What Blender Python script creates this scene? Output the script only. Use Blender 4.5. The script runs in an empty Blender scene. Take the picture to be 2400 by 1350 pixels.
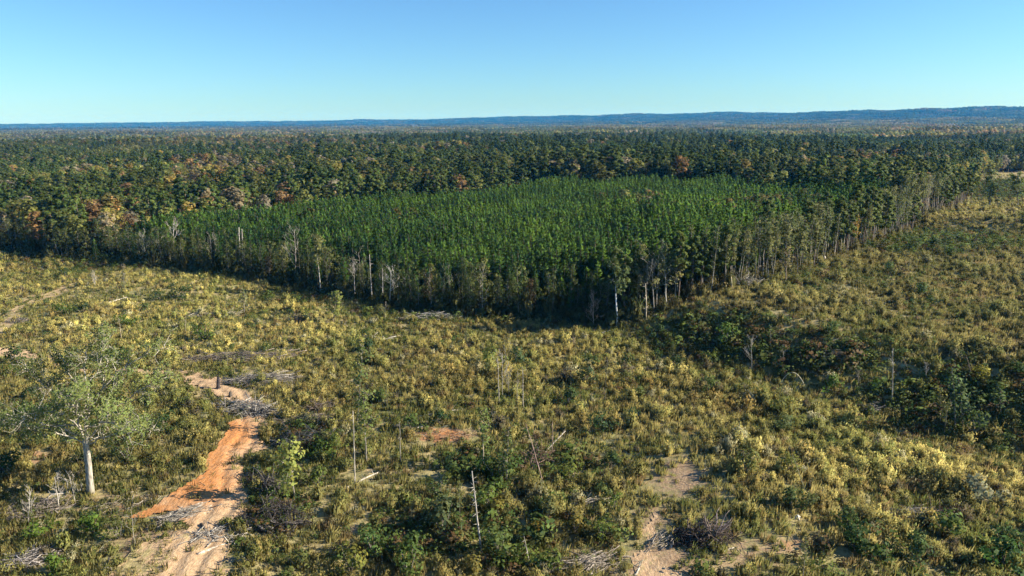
import bpy, math, random
import numpy as np
from mathutils import Vector, Matrix

SC = bpy.context.scene
C = SC.collection
rng = np.random.default_rng(7)
random.seed(7)
R = math.radians

# ------------------------------------------------------------------ camera, sky, sun, exposure
CAM_H = 40.0
F = 1600.0                      # focal length in pixels of a 2400 px wide picture
PITCH, ROLL = R(13.7), R(-0.5)
cam_rot = Matrix.Rotation(R(90) - PITCH, 3, 'X') @ Matrix.Rotation(ROLL, 3, 'Z')
cd = bpy.data.cameras.new('camera')
cd.sensor_width = 36.0
cd.lens = 24.0
cd.clip_start = 0.5
cd.clip_end = 60000.0
cam = bpy.data.objects.new('camera', cd)
C.objects.link(cam)
cam.matrix_world = Matrix.Translation((0, 0, CAM_H)) @ cam_rot.to_4x4()
SC.camera = cam

SUN_EL = R(28.5)
SUN_DIR = Vector((math.cos(SUN_EL), -0.04, math.sin(SUN_EL))).normalized()
world = bpy.data.worlds.new('World')
SC.world = world
world.use_nodes = True
wn, wl = world.node_tree.nodes, world.node_tree.links
wn.clear()
sky = wn.new('ShaderNodeTexSky')
sky.sky_type = 'NISHITA'
sky.sun_disc = False
sky.sun_elevation = SUN_EL
sky.sun_rotation = R(92.5)
sky.altitude = 0
sky.air_density = 1.0
sky.dust_density = 0.2
sky.ozone_density = 1.6
bg = wn.new('ShaderNodeBackground')
bg.inputs['Strength'].default_value = 0.05
wo = wn.new('ShaderNodeOutputWorld')
grade = wn.new('ShaderNodeMix')          # clear autumn air: a cyan blue sky
grade.data_type = 'RGBA'
grade.blend_type = 'MULTIPLY'
grade.inputs[0].default_value = 1.0
grade.inputs[7].default_value = (0.61, 1.01, 1.40, 1.0)
wl.new(sky.outputs[0], grade.inputs[6])
wl.new(grade.outputs[2], bg.inputs[0])
wl.new(bg.outputs[0], wo.inputs[0])

sd = bpy.data.lights.new('sun', 'SUN')
sd.energy = 5.0
sd.angle = R(0.5)
sd.color = (1.0, 0.90, 0.71)
sun = bpy.data.objects.new('sun', sd)
C.objects.link(sun)
sun.rotation_euler = SUN_DIR.to_track_quat('Z', 'Y').to_euler()
sun.location = (200, 0, 200)

SC.render.engine = 'CYCLES'
SC.view_settings.view_transform = 'Standard'
SC.view_settings.look = 'None'
SC.view_settings.exposure = 1.3
SC.view_settings.gamma = 1.0
SC.view_settings.use_curve_mapping = False
SC.cycles.max_bounces = 6
SC.cycles.diffuse_bounces = 3
SC.cycles.transmission_bounces = 3
SC.cycles.volume_bounces = 0
SC.cycles.use_denoising = True

# ------------------------------------------------------------------ noise and terrain
def smooth(a, b, x):
    t = np.clip((x - a) / (b - a), 0, 1)
    return t * t * (3 - 2 * t)

def make_noise(wavelength, seed, n=9):
    r = np.random.default_rng(seed)
    ang = r.uniform(0, 2 * np.pi, n)
    k = 2 * np.pi / (wavelength * r.uniform(0.6, 1.7, n))
    ph = r.uniform(0, 2 * np.pi, n)
    kx, ky = np.cos(ang) * k, np.sin(ang) * k
    def f(x, y):
        x, y = np.asarray(x, float), np.asarray(y, float)
        s = np.zeros(np.broadcast(x, y).shape)
        for a, b, c in zip(kx, ky, ph):
            s += np.sin(a * x + b * y + c)
        return s / math.sqrt(n / 2) * 0.5      # roughly -1..1, std .5
    return f

N40, N12, N6 = make_noise(46, 1), make_noise(13, 2), make_noise(6, 3)
N3, N25, N90 = make_noise(3.0, 4), make_noise(25, 5), make_noise(90, 6)
N300, N900, N2500 = make_noise(300, 7, 12), make_noise(900, 8, 12), make_noise(2500, 9, 12)
N500 = make_noise(500, 10, 14)

def gauss(x, y, cx, cy, s, a):
    return a * np.exp(-((x - cx) ** 2 + (y - cy) ** 2) / (2 * s * s))

def hgt(x, y):
    x, y = np.asarray(x, float), np.asarray(y, float)
    r = np.hypot(x, y)
    z = 0.55 * N40(x, y) + 0.16 * N12(x, y) * smooth(500, 300, r)
    # first bank: ground climbs to the right beyond a line that runs towards the camera
    s1 = (x - 47) * 0.72 + (y - 104) * 0.69
    z = z + 7.0 * smooth(-10.5, 10.5, s1) * smooth(8, 46, x) * smooth(310, 175, y)
    # hollow and second bank on the right
    s2 = (x - 138) * 0.55 + (y - 222) * 0.83
    w2 = smooth(88, 128, x) * smooth(360, 270, y)
    z = z + (3.2 * smooth(-8, 8, s2) - 1.8 * np.exp(-((s2 + 8) / 9.0) ** 2)) * w2
    z = z + gauss(x, y, -100, 176, 26, 1.6)
    z = z + gauss(x, y, 95, 370, 55, 4.0)
    z = z + gauss(x, y, 30, 66, 10, 0.8)
    far = smooth(500, 1500, r)
    z = z + far * (5.0 * N900(x, y) + 3.0 * N300(x, y)) - 4 * far
    th = np.degrees(np.arctan2(x, np.maximum(y, 1e-3)))
    side = smooth(-36, 38, th)
    r0 = 9000 - 3500 * side
    amp = 46 + 34 * side
    hill = smooth(r0, r0 + 1900, r) * amp * (1 + 0.24 * N2500(x, y) + 0.13 * N500(x, y))
    front = smooth(r0 - 1900, r0 - 900, r) * 17 * side * (1 + 0.5 * N900(x, y))
    return z + hill + front

# ------------------------------------------------------------------ picture <-> ground (2400 x 1350 layout)
CR = np.array(cam_rot)
def project(x, y, z):
    p = np.stack([np.asarray(x, float), np.asarray(y, float), np.asarray(z, float) - CAM_H], -1) @ CR
    d = np.maximum(-p[..., 2], 1e-3)
    return 1200 + F * p[..., 0] / d, 675 - F * p[..., 1] / d

def ray(px, py):
    d = CR @ np.array([(px - 1200) / F, -(py - 675) / F, -1.0])
    return d / np.linalg.norm(d)

def ground(px, py, lift=0.0):
    d = ray(px, py)
    t = np.concatenate([np.arange(20, 700, 0.4), np.arange(700, 6000, 5)])
    zz = CAM_H + d[2] * t - hgt(d[0] * t, d[1] * t) - lift
    i = np.argmax(zz < 0)
    if zz[i] >= 0:
        i = len(t) - 1
    tt = t[i - 1] + (t[i] - t[i - 1]) * zz[i - 1] / (zz[i - 1] - zz[i])
    p = d * tt
    return np.array([p[0], p[1], CAM_H + p[2] - lift])

def top_of(base, px, py):
    """the point at the base's depth seen in direction px, py"""
    d = ray(px, py)
    t = base[1] / d[1]
    return np.array([d[0] * t, base[1], CAM_H + d[2] * t])

def inside(poly, x, y):
    x, y = np.asarray(x), np.asarray(y)
    c = np.zeros(x.shape, bool)
    px, py = poly[:, 0], poly[:, 1]
    j = len(poly) - 1
    for i in range(len(poly)):
        if py[i] != py[j]:
            c ^= ((py[i] > y) != (py[j] > y)) & (x < (px[j] - px[i]) * (y - py[i]) / (py[j] - py[i]) + px[i])
        j = i
    return c

def ell(u, v, items):
    m = np.zeros(np.shape(u))
    for it in items:
        cx, cy, rx, ry = it[:4]
        a = it[4] if len(it) > 4 else 1.0
        m = np.maximum(m, a * np.exp(-(((u - cx) / rx) ** 2 + ((v - cy) / ry) ** 2) ** 1.5))
    return m

EDGE_PX = [(-420, 575), (-200, 585), (0, 592), (60, 600), (150, 604), (250, 609), (330, 620), (430, 630), (500, 643), (600, 656),
           (700, 673), (780, 690), (880, 711), (1000, 732), (1150, 744), (1300, 751), (1440, 754), (1500, 746),
           (1560, 720), (1650, 690), (1750, 668), (1850, 640), (1960, 606), (2060, 567), (2150, 517), (2200, 497), (2255, 480)]
edge_w = np.array([ground(*p)[:2] for p in EDGE_PX])
gap_w = np.array([ground(*p)[:2] for p in [(2275, 440), (2300, 407), (2420, 400), (2700, 400)]])
CLEAR = np.vstack([edge_w, gap_w, [[420, 200], [200, -30], [-200, -30], [-420, 200]]])
back = np.array([ground(px, py, 10.0)[:2] for px, py in
                 [(2125, 442), (1900, 430), (1700, 417), (1500, 414), (1250, 424), (1050, 452), (800, 467), (520, 488), (300, 520), (190, 548)]])
PLANT = np.vstack([edge_w[5:25], back])

# ------------------------------------------------------------------ mesh helpers
def mesh_np(name, V, faces, mat, attrs=None, normals=None, smooth_shade=True):
    """faces: list of (n,k) integer arrays"""
    me = bpy.data.meshes.new(name)
    V = np.asarray(V, np.float32)
    faces = [np.asarray(f, np.int32) for f in faces if len(f)]
    if normals is not None:                     # wind every leaf so that its front is the side its soft normal is on
        Nv = np.asarray(normals, np.float32)
        for i, f in enumerate(faces):
            g = np.cross(V[f[:, 1]] - V[f[:, 0]], V[f[:, 2]] - V[f[:, 0]])
            bad = (g * Nv[f].sum(1)).sum(-1) < 0
            f = f.copy(); f[bad] = f[bad][:, ::-1]; faces[i] = f
    me.vertices.add(len(V))
    me.vertices.foreach_set('co', V.ravel())
    if faces:
        loops = np.concatenate([f.ravel() for f in faces])
        tot = np.concatenate([np.full(len(f), f.shape[1], np.int32) for f in faces])
        start = np.concatenate([[0], np.cumsum(tot)[:-1]]).astype(np.int32)
        me.loops.add(len(loops))
        me.loops.foreach_set('vertex_index', loops)
        me.polygons.add(len(tot))
        me.polygons.foreach_set('loop_start', start)
        me.polygons.foreach_set('loop_total', tot)
        me.polygons.foreach_set('use_smooth', np.full(len(tot), smooth_shade, bool))
    for k, a in (attrs or {}).items():
        a = np.asarray(a, np.float32)
        if a.ndim == 1:
            at = me.attributes.new(k, 'FLOAT', 'POINT'); at.data.foreach_set('value', a)
        else:
            at = me.attributes.new(k, 'FLOAT_COLOR', 'POINT')
            at.data.foreach_set('color', np.hstack([a, np.ones((len(a), 1), np.float32)]).ravel())
    me.update(calc_edges=True)
    me.validate()
    if normals is not None:
        me.normals_split_custom_set_from_vertices(np.asarray(normals, np.float32).tolist())
    if mat:
        me.materials.append(mat)
    return me

def obj(name, me, parent=None, loc=None, color=None):
    o = bpy.data.objects.new(name, me)
    C.objects.link(o)
    if parent: o.parent = parent
    if loc is not None: o.location = loc
    if color is not None: o.color = (*color, 1.0)
    return o

def tag(o, label=None, cat=None, group=None, kind=None):
    if label: o['label'] = label
    if cat: o['category'] = cat
    if group: o['group'] = group
    if kind: o['kind'] = kind
    return o

def thing(name, label, cat, loc=(0, 0, 0), rz=0.0, scale=1.0, group=None):
    o = bpy.data.objects.new(name, None)
    o.empty_display_size = 0.3
    C.objects.link(o)
    o.location = loc
    o.rotation_euler = (0, 0, rz)
    o.scale = (scale,) * 3 if np.isscalar(scale) else scale
    return tag(o, label, cat, group)

def unit(a):
    return a / np.maximum(np.linalg.norm(a, axis=-1, keepdims=True), 1e-9)

def leaves(P, size, out, r, aspect=0.6, upward=0.0, rand_n=0.3, loose=0.42):
    """randomly turned quads at P; out = outward direction used for soft shading normals"""
    n = len(P)
    P = np.asarray(P, float)
    out = unit(np.asarray(out, float))
    nrm = unit(out + r.normal(0, loose, (n, 3)))
    t = unit(np.cross(nrm, r.normal(0, 1, (n, 3))) + np.array([0, 0, upward]))
    b = unit(np.cross(nrm, t))
    nrm = np.cross(t, b)
    flip = (nrm * out).sum(-1) < 0
    b[flip] *= -1
    s = np.asarray(size) * r.uniform(0.65, 1.35, n)
    t = t * (s / 2)[:, None]
    b = b * (s * aspect / 2)[:, None]
    V = np.stack([P - t * 0.9 , P + b - t * 0.1, P + t * 1.1, P - b - t * 0.1], 1).reshape(-1, 3)
    Fc = np.arange(n * 4).reshape(n, 4)
    N = unit(out + rand_n * r.normal(0, 0.6, (n, 3)))
    N = np.repeat(N, 4, 0)
    v = np.repeat(r.uniform(0, 1, n), 4)
    return V, Fc, N, v

def tubes(lines, sides=5):
    """lines: list of (pts (m,3), radii (m,))"""
    VV, FF, base = [], [], 0
    for P, rad in lines:
        P = np.asarray(P, float); rad = np.asarray(rad, float)
        m = len(P)
        d = np.gradient(P, axis=0)
        d = unit(d)
        ref = np.array([0.0, 0.0, 1.0]) if abs(d[0][2]) < 0.8 else np.array([1.0, 0.0, 0.0])
        a = unit(np.cross(d, ref)); b = np.cross(d, a)
        ang = np.arange(sides) * 2 * np.pi / sides
        ring = P[:, None, :] + rad[:, None, None] * (np.cos(ang)[None, :, None] * a[:, None, :] + np.sin(ang)[None, :, None] * b[:, None, :])
        VV.append(ring.reshape(-1, 3))
        i = np.arange(m - 1)[:, None] * sides; k = np.arange(sides)[None, :]; k2 = (k + 1) % sides
        FF.append((np.stack([i + k, i + k2, i + sides + k2, i + sides + k], -1).reshape(-1, 4)) + base)
        base += m * sides
        # end cap at the thick end and the tip
        VV.append(P[[0, -1]]); c0, c1 = base, base + 1
        o = base - m * sides
        kk = np.arange(sides)
        FF.append(np.stack([np.full(sides, c0), o + (kk + 1) % sides, o + kk, np.full(sides, c0)], -1)[:, :4])
        e = o + (m - 1) * sides
        FF.append(np.stack([np.full(sides, c1), e + kk, e + (kk + 1) % sides, np.full(sides, c1)], -1)[:, :4])
        base += 2
    V = np.vstack(VV)
    quads, tris = [], []
    for f in FF:
        q = f[:, 0] != f[:, 3]
        quads.append(f[q]); tris.append(f[~q][:, :3])
    return V, [np.vstack(quads), np.vstack(tris)]

def tube_mesh(name, lines, mat, sides=5):
    V, fs = tubes(lines, sides)
    return mesh_np(name, V, fs, mat)

def wobble(a, b, m, amp, r):
    a, b = np.asarray(a, float), np.asarray(b, float)
    t = np.linspace(0, 1, m)[:, None]
    L = np.linalg.norm(b - a)
    w = r.normal(0, 1, (m, 3)) * amp * L
    w = np.cumsum(w, 0) / math.sqrt(m)
    w = w - t * w[-1]
    w[0] = 0
    return a + (b - a) * t + w

def grow(P0, d0, L, rad, depth, r, out, spread=0.75, kids=(2, 4), up=0.12, shrink=0.62, tips=None, minr=0.008, start=0.35):
    """recursive limbs; collects tubes in out and tip points in tips"""
    m = 5
    P = [np.asarray(P0, float)]
    d = unit(np.asarray(d0, float))
    for i in range(m - 1):
        d = unit(d + r.normal(0, 0.13, 3) + np.array([0, 0, up * 0.5]))
        P.append(P[-1] + d * L / (m - 1))
    P = np.array(P)
    rr = np.linspace(rad, max(rad * 0.45, minr), m)
    out.append((P, rr, depth))
    if tips is not None and depth <= 1:
        for q in P[2:]:
            tips.append(q)
    if depth > 0:
        n = r.integers(kids[0], kids[1] + 1)
        for k in range(n):
            t = start + (1 - start) * (k + r.uniform(0.2, 0.9)) / n
            f = t * (m - 1); i = min(int(f), m - 2)
            q = P[i] + (P[i + 1] - P[i]) * (f - i)
            side = unit(np.cross(d, r.normal(0, 1, 3)))
            nd = unit(d * (1 - spread * 0.5) + side * spread + np.array([0, 0, up]))
            grow(q, nd, L * shrink * r.uniform(0.75, 1.2), max(rr[i] * 0.6, minr), depth - 1, r, out, spread, kids, up, shrink, tips, minr, start)

# ------------------------------------------------------------------ materials
def new_mat(name):
    m = bpy.data.materials.new(name)
    m.use_nodes = True
    m.node_tree.nodes.clear()
    return m, m.node_tree.nodes, m.node_tree.links

def mth(n, l, op, a, b=None, clamp=False):
    x = n.new('ShaderNodeMath'); x.operation = op; x.use_clamp = clamp
    for i, s in enumerate((a, b)):
        if s is None: continue
        if isinstance(s, (int, float)): x.inputs[i].default_value = s
        else: l.new(s, x.inputs[i])
    return x.outputs[0]

def mixc(n, l, fac, a, b, blend='MIX'):
    x = n.new('ShaderNodeMix'); x.data_type = 'RGBA'; x.blend_type = blend
    for s, i in ((fac, 0), (a, 6), (b, 7)):
        if isinstance(s, (int, float)): x.inputs[i].default_value = s
        elif isinstance(s, tuple): x.inputs[i].default_value = (*s, 1.0)
        else: l.new(s, x.inputs[i])
    return x.outputs[2]

def foliage(name, stuff, low=None, translucent=0.45, vary=0.5, sat_shift=0.5):
    """colour comes from the instance's tint (stuff) or the object's colour (things), varied leaf by leaf"""
    m, n, l = new_mat(name)
    if stuff:
        a = n.new('ShaderNodeAttribute'); a.attribute_type = 'INSTANCER'; a.attribute_name = 'tint'
        col = a.outputs['Color']
    else:
        a = n.new('ShaderNodeObjectInfo'); col = a.outputs['Color']
    va = n.new('ShaderNodeAttribute'); va.attribute_name = 'v'
    v = va.outputs['Fac']
    br = mth(n, l, 'MULTIPLY_ADD', v, vary); br.node.inputs[2].default_value = 1 - vary / 2
    g = n.new('ShaderNodeCombineColor')
    for i in range(3): l.new(br, g.inputs[i])
    col = mixc(n, l, 1.0, col, g.outputs[0], 'MULTIPLY')
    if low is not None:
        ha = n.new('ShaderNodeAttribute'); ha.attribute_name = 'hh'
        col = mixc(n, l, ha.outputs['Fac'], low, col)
    warm = mixc(n, l, 1.0, col, (1.12, 1.0, 0.8), 'MULTIPLY')
    cool = mixc(n, l, 1.0, col, (0.9, 1.03, 0.95), 'MULTIPLY')
    v2 = mth(n, l, 'FRACT', mth(n, l, 'MULTIPLY', v, 7.31))
    col = mixc(n, l, v2, cool, warm)
    p = n.new('ShaderNodeBsdfPrincipled')
    p.inputs['Roughness'].default_value = 0.7
    p.inputs['Specular IOR Level'].default_value = 0.18
    l.new(col, p.inputs['Base Color'])
    t = n.new('ShaderNodeBsdfTranslucent'); l.new(col, t.inputs['Color'])
    mx = n.new('ShaderNodeMixShader'); mx.inputs[0].default_value = translucent
    l.new(p.outputs[0], mx.inputs[1]); l.new(t.outputs[0], mx.inputs[2])
    o = n.new('ShaderNodeOutputMaterial'); l.new(mx.outputs[0], o.inputs[0])
    return m

def bark(name, col=None, scale=6.0, contrast=0.55):
    m, n, l = new_mat(name)
    tc = n.new('ShaderNodeTexCoord')
    mp = n.new('ShaderNodeMapping'); mp.inputs['Scale'].default_value = (scale, scale, scale * 0.22)
    l.new(tc.outputs['Object'], mp.inputs[0])
    nz = n.new('ShaderNodeTexNoise'); nz.inputs['Scale'].default_value = 1.0; nz.inputs['Detail'].default_value = 4
    l.new(mp.outputs[0], nz.inputs[0])
    if col is None:
        a = n.new('ShaderNodeObjectInfo'); c0 = a.outputs['Color']
    else:
        c0 = n.new('ShaderNodeRGB'); c0.outputs[0].default_value = (*col, 1); c0 = c0.outputs[0]
    dark = mixc(n, l, 1.0, c0, (1 - contrast,) * 3, 'MULTIPLY')
    lite = mixc(n, l, 1.0, c0, (1 + contrast * 0.6,) * 3, 'MULTIPLY')
    rp = n.new('ShaderNodeMapRange'); rp.inputs[1].default_value = 0.35; rp.inputs[2].default_value = 0.65
    l.new(nz.outputs[0], rp.inputs[0])
    c = mixc(n, l, rp.outputs[0], dark, lite)
    p = n.new('ShaderNodeBsdfPrincipled'); p.inputs['Roughness'].default_value = 0.9
    p.inputs['Specular IOR Level'].default_value = 0.15
    l.new(c, p.inputs['Base Color'])
    bp = n.new('ShaderNodeBump'); bp.inputs['Strength'].default_value = 0.6; bp.inputs['Distance'].default_value = 0.05
    l.new(nz.outputs[0], bp.inputs['Height']); l.new(bp.outputs[0], p.inputs['Normal'])
    o = n.new('ShaderNodeOutputMaterial'); l.new(p.outputs[0], o.inputs[0])
    return m

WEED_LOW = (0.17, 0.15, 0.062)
M_leaf = foliage('leaf', False)
M_leaf_s = foliage('wild_leaf', True)
M_weed = foliage('weed', True, low=WEED_LOW, translucent=0.45, vary=0.55)
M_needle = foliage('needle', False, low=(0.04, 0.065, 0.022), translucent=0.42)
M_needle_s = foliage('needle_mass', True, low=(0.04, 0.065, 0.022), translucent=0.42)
M_bark = bark('bark')
M_stick = foliage('stick', True, translucent=0.0)
M_pine_bark = bark('pine_bark', (0.17, 0.125, 0.095))
M_trunk_s = bark('trunk_mass', (0.13, 0.11, 0.09))
M_oak_bark = bark('oak_bark', (0.41, 0.375, 0.32), 5.0, 0.5)

# ------------------------------------------------------------------ ground
def ground_material():
    m, n, l = new_mat('ground')
    tc = n.new('ShaderNodeTexCoord')
    def noise(s, d=5, rough=0.6):
        z = n.new('ShaderNodeTexNoise'); z.inputs['Scale'].default_value = s; z.inputs['Detail'].default_value = d
        z.inputs['Roughness'].default_value = rough
        l.new(tc.outputs['Object'], z.inputs[0]); return z.outputs[0]
    def rng_(s, a, b):
        q = n.new('ShaderNodeMapRange'); q.inputs[1].default_value = a; q.inputs[2].default_value = b
        l.new(s, q.inputs[0]); return q.outputs[0]
    def at(k):
        a = n.new('ShaderNodeAttribute'); a.attribute_name = k; return a.outputs['Fac']
    n1, n2, n3, n4 = noise(0.9), noise(0.25), noise(4.0), noise(0.05, 3)
    grass = mixc(n, l, rng_(n1, 0.35, 0.65), (0.20, 0.17, 0.08), (0.40, 0.32, 0.165))
    grass = mixc(n, l, rng_(n2, 0.45, 0.7), grass, (0.17, 0.175, 0.07))
    soil = mixc(n, l, rng_(n3, 0.3, 0.7), (0.20, 0.125, 0.075), (0.38, 0.28, 0.18))
    clay = mixc(n, l, rng_(n1, 0.35, 0.65), (0.36, 0.14, 0.05), (0.42, 0.24, 0.12))
    bare = mth(n, l, 'ADD', at('bare'), mth(n, l, 'MULTIPLY', mth(n, l, 'SUBTRACT', n1, 0.5), 1.6))
    bare = rng_(bare, 0.45, 0.75)
    org = mth(n, l, 'ADD', at('orange'), mth(n, l, 'MULTIPLY', mth(n, l, 'SUBTRACT', n2, 0.5), 1.2))
    soil = mixc(n, l, rng_(org, 0.35, 0.75), soil, clay)
    col = mixc(n, l, bare, grass, soil)
    litter = mixc(n, l, rng_(n1, 0.3, 0.7), (0.030, 0.026, 0.014), (0.07, 0.05, 0.03))
    far = mixc(n, l, rng_(n4, 0.35, 0.65), (0.035, 0.055, 0.022), (0.08, 0.085, 0.04))
    litter = mixc(n, l, at('far'), litter, far)
    col = mixc(n, l, at('forest'), col, litter)
    p = n.new('ShaderNodeBsdfPrincipled'); p.inputs['Roughness'].default_value = 0.95
    p.inputs['Specular IOR Level'].default_value = 0.1
    l.new(col, p.inputs['Base Color'])
    bp = n.new('ShaderNodeBump'); bp.inputs['Strength'].default_value = 0.8; bp.inputs['Distance'].default_value = 0.25
    hsum = mth(n, l, 'ADD', n1, mth(n, l, 'MULTIPLY', n3, 0.35))
    l.new(hsum, bp.inputs['Height']); l.new(bp.outputs[0], p.inputs['Normal'])
    o = n.new('ShaderNodeOutputMaterial'); l.new(p.outputs[0], o.inputs[0])
    return m

# painted plan of the clearing, read in photograph coordinates
BARE = [(1600, 1120, 90, 60, .8), (1530, 1210, 60, 45, .75), (1560, 1320, 130, 60, .85), (1760, 1300, 120, 55, .65), (1850, 1275, 50, 22, .8),
        (1040, 1022, 75, 24, .95), (985, 1012, 40, 14, .7), (70, 1072, 90, 20, .75), (830, 1240, 60, 20, .6), (900, 1115, 110, 35, .45),
        (300, 1180, 110, 60, .55), (150, 1180, 110, 35, .6), (400, 1290, 190, 75, .85), (620, 870, 70, 14, .5), (950, 880, 50, 10, .5),
        (500, 905, 90, 30, .6), (110, 693, 90, 14, .6), (30, 745, 50, 20, .5), (30, 828, 70, 16, .8), (330, 690, 120, 22, .25),
        (2370, 402, 60, 5, .8), (2220, 480, 40, 8, .5), (1540, 735, 40, 12, .5), (1745, 668, 40, 8, .5), (2170, 1215, 60, 12, .4), (800, 1180, 70, 50, .3), (1690, 1190, 60, 50, .4)]
ORANGE = [(1040, 1020, 90, 30, .9), (70, 1072, 90, 24, .5), (530, 1015, 75, 45, 1), (500, 1070, 55, 60, .8), (450, 1130, 110, 60, 1), (330, 1205, 110, 35, 1), (590, 1010, 40, 40, .35), (570, 1110, 60, 60, .3), (2370, 403, 60, 14, .8), (830, 1240, 60, 20, .4), (1850, 1275, 40, 20, .7)]
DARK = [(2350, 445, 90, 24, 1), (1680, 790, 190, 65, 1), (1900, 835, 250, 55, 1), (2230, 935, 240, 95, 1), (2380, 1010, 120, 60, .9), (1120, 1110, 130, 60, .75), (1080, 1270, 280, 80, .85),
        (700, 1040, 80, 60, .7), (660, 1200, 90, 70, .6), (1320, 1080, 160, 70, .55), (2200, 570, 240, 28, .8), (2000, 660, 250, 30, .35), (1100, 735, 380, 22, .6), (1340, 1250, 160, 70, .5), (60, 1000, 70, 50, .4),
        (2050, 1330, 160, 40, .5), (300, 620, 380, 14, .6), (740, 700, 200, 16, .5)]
GOLD = [(1300, 850, 350, 110, .7), (2000, 1080, 330, 130, .9), (1750, 950, 200, 90, .8), (2100, 770, 110, 30, .9), (300, 740, 400, 110, .6), (600, 800, 400, 70, .5), (2000, 620, 300, 30, .5), (2300, 1180, 200, 90, .5), (100, 620, 300, 18, .5)]

def build_ground():
    ang = np.radians(np.concatenate([np.arange(-48, 48.01, 0.3), np.arange(51, 309.1, 3.0)]))
    rad = np.concatenate([np.geomspace(2, 45, 20), np.arange(46, 400, 1.0), np.geomspace(402, 15000, 150)])
    A, Rr = np.meshgrid(ang, rad)
    x, y = (Rr * np.sin(A)).ravel(), (Rr * np.cos(A)).ravel()
    z = hgt(x, y)
    na, nr = len(ang), len(rad)
    i, j = np.meshgrid(np.arange(nr - 1), np.arange(na), indexing='ij')
    j2 = (j + 1) % na
    q = np.stack([i * na + j, i * na + j2, (i + 1) * na + j2, (i + 1) * na + j], -1).reshape(-1, 4)[:, ::-1]
    V = np.stack([x, y, z], -1)
    V = np.vstack([V, [[0, 0, float(hgt(0, 0))]]])
    c = len(V) - 1
    jj = np.arange(na)
    tri = np.stack([np.full(na, c), (jj + 1) % na, jj], -1)
    x, y = V[:, 0], V[:, 1]
    u, v = project(V[:, 0], V[:, 1], V[:, 2])
    front = y > 1
    clear = inside(CLEAR, x, y)
    at = dict(bare=np.where(front & clear, ell(u, v, BARE), 0), orange=np.where(front, ell(u, v, ORANGE), 0),
              forest=np.where(clear, 0.0, 1.0), far=smooth(900, 1600, np.hypot(x, y)))
    me = mesh_np('ground', V, [q, tri], ground_material(), at)
    return tag(obj('ground', me), kind='structure')

build_ground()

TRACK_PX = [(229, 1460), (249, 1350), (284, 1310), (338, 1274), (413, 1252), (444, 1234), (420, 1212), (360, 1222), (262, 1222), (300, 1204), (356, 1194), (387, 1168), (444, 1128), (480, 1092),
            (487, 1052), (527, 1017), (533, 996), (568, 972), (545, 945), (489, 930), (471, 905), (436, 890), (378, 884), (331, 880), (271, 876), (178, 874), (80, 842), (-60, 838),
            (-60, 815), (0, 817), (80, 826), (187, 859), (284, 865), (378, 866), (449, 870), (498, 890), (556, 910), (595, 925), (625, 959), (626, 1003), (611, 1039), (593, 1070), (573, 1106), (573, 1141),
            (598, 1168), (580, 1194), (558, 1221), (540, 1239), (556, 1283), (540, 1328), (540, 1460)]
SAND_PX = [(1533, 1192), (1508, 1230), (1488, 1283), (1490, 1350), (1470, 1460), (1640, 1460), (1612, 1340), (1560, 1310), (1520, 1300), (1534, 1252), (1560, 1203)]
PATH_PX = [(-60, 800), (0, 757), (33, 717), (80, 696), (160, 667), (190, 661), (180, 672), (110, 700), (60, 724), (30, 765), (-40, 830)]

def track_material():
    m, n, l = new_mat('clay_track')
    tc = n.new('ShaderNodeTexCoord')
    def noise(s, d=6, sx=1.0):
        mp = n.new('ShaderNodeMapping'); mp.inputs['Scale'].default_value = (s * sx, s, s)
        l.new(tc.outputs['Object'], mp.inputs[0])
        z = n.new('ShaderNodeTexNoise'); z.inputs['Scale'].default_value = 1; z.inputs['Detail'].default_value = d; z.inputs['Roughness'].default_value = 0.65
        l.new(mp.outputs[0], z.inputs[0]); return z.outputs[0]
    def rg(s, a, b):
        q = n.new('ShaderNodeMapRange'); q.inputs[1].default_value = a; q.inputs[2].default_value = b
        l.new(s, q.inputs[0]); return q.outputs[0]
    n1, n2, n3 = noise(0.5), noise(2.6), noise(0.9, 5, 2.2)
    sand = mixc(n, l, rg(n2, 0.32, 0.68), (0.34, 0.215, 0.12), (0.52, 0.375, 0.235))
    clay = mixc(n, l, rg(n2, 0.3, 0.7), (0.38, 0.155, 0.054), (0.53, 0.25, 0.095))
    a = n.new('ShaderNodeAttribute'); a.attribute_name = 'orange'
    f = mth(n, l, 'ADD', a.outputs['Fac'], mth(n, l, 'MULTIPLY', mth(n, l, 'SUBTRACT', n3, 0.5), 1.1))
    col = mixc(n, l, rg(f, 0.1, 0.9), sand, clay)
    w = n.new('ShaderNodeAttribute'); w.attribute_name = 'weedy'
    g = mth(n, l, 'ADD', w.outputs['Fac'], mth(n, l, 'MULTIPLY', mth(n, l, 'SUBTRACT', n3, 0.5), 2.2))
    dry = mixc(n, l, rg(n2, 0.35, 0.65), (0.20, 0.165, 0.075), (0.44, 0.36, 0.18))
    col = mixc(n, l, rg(g, 0.4, 0.75), col, dry)
    p = n.new('ShaderNodeBsdfPrincipled'); p.inputs['Roughness'].default_value = 0.95; p.inputs['Specular IOR Level'].default_value = 0.1
    l.new(col, p.inputs['Base Color'])
    bp = n.new('ShaderNodeBump'); bp.inputs['Strength'].default_value = 0.9; bp.inputs['Distance'].default_value = 0.18
    l.new(mth(n, l, 'ADD', n3, mth(n, l, 'MULTIPLY', n2, 0.5)), bp.inputs['Height']); l.new(bp.outputs[0], p.inputs['Normal'])
    o = n.new('ShaderNodeOutputMaterial'); l.new(p.outputs[0], o.inputs[0])
    return m
M_track = track_material()
TRACK_POLYS = []
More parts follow.
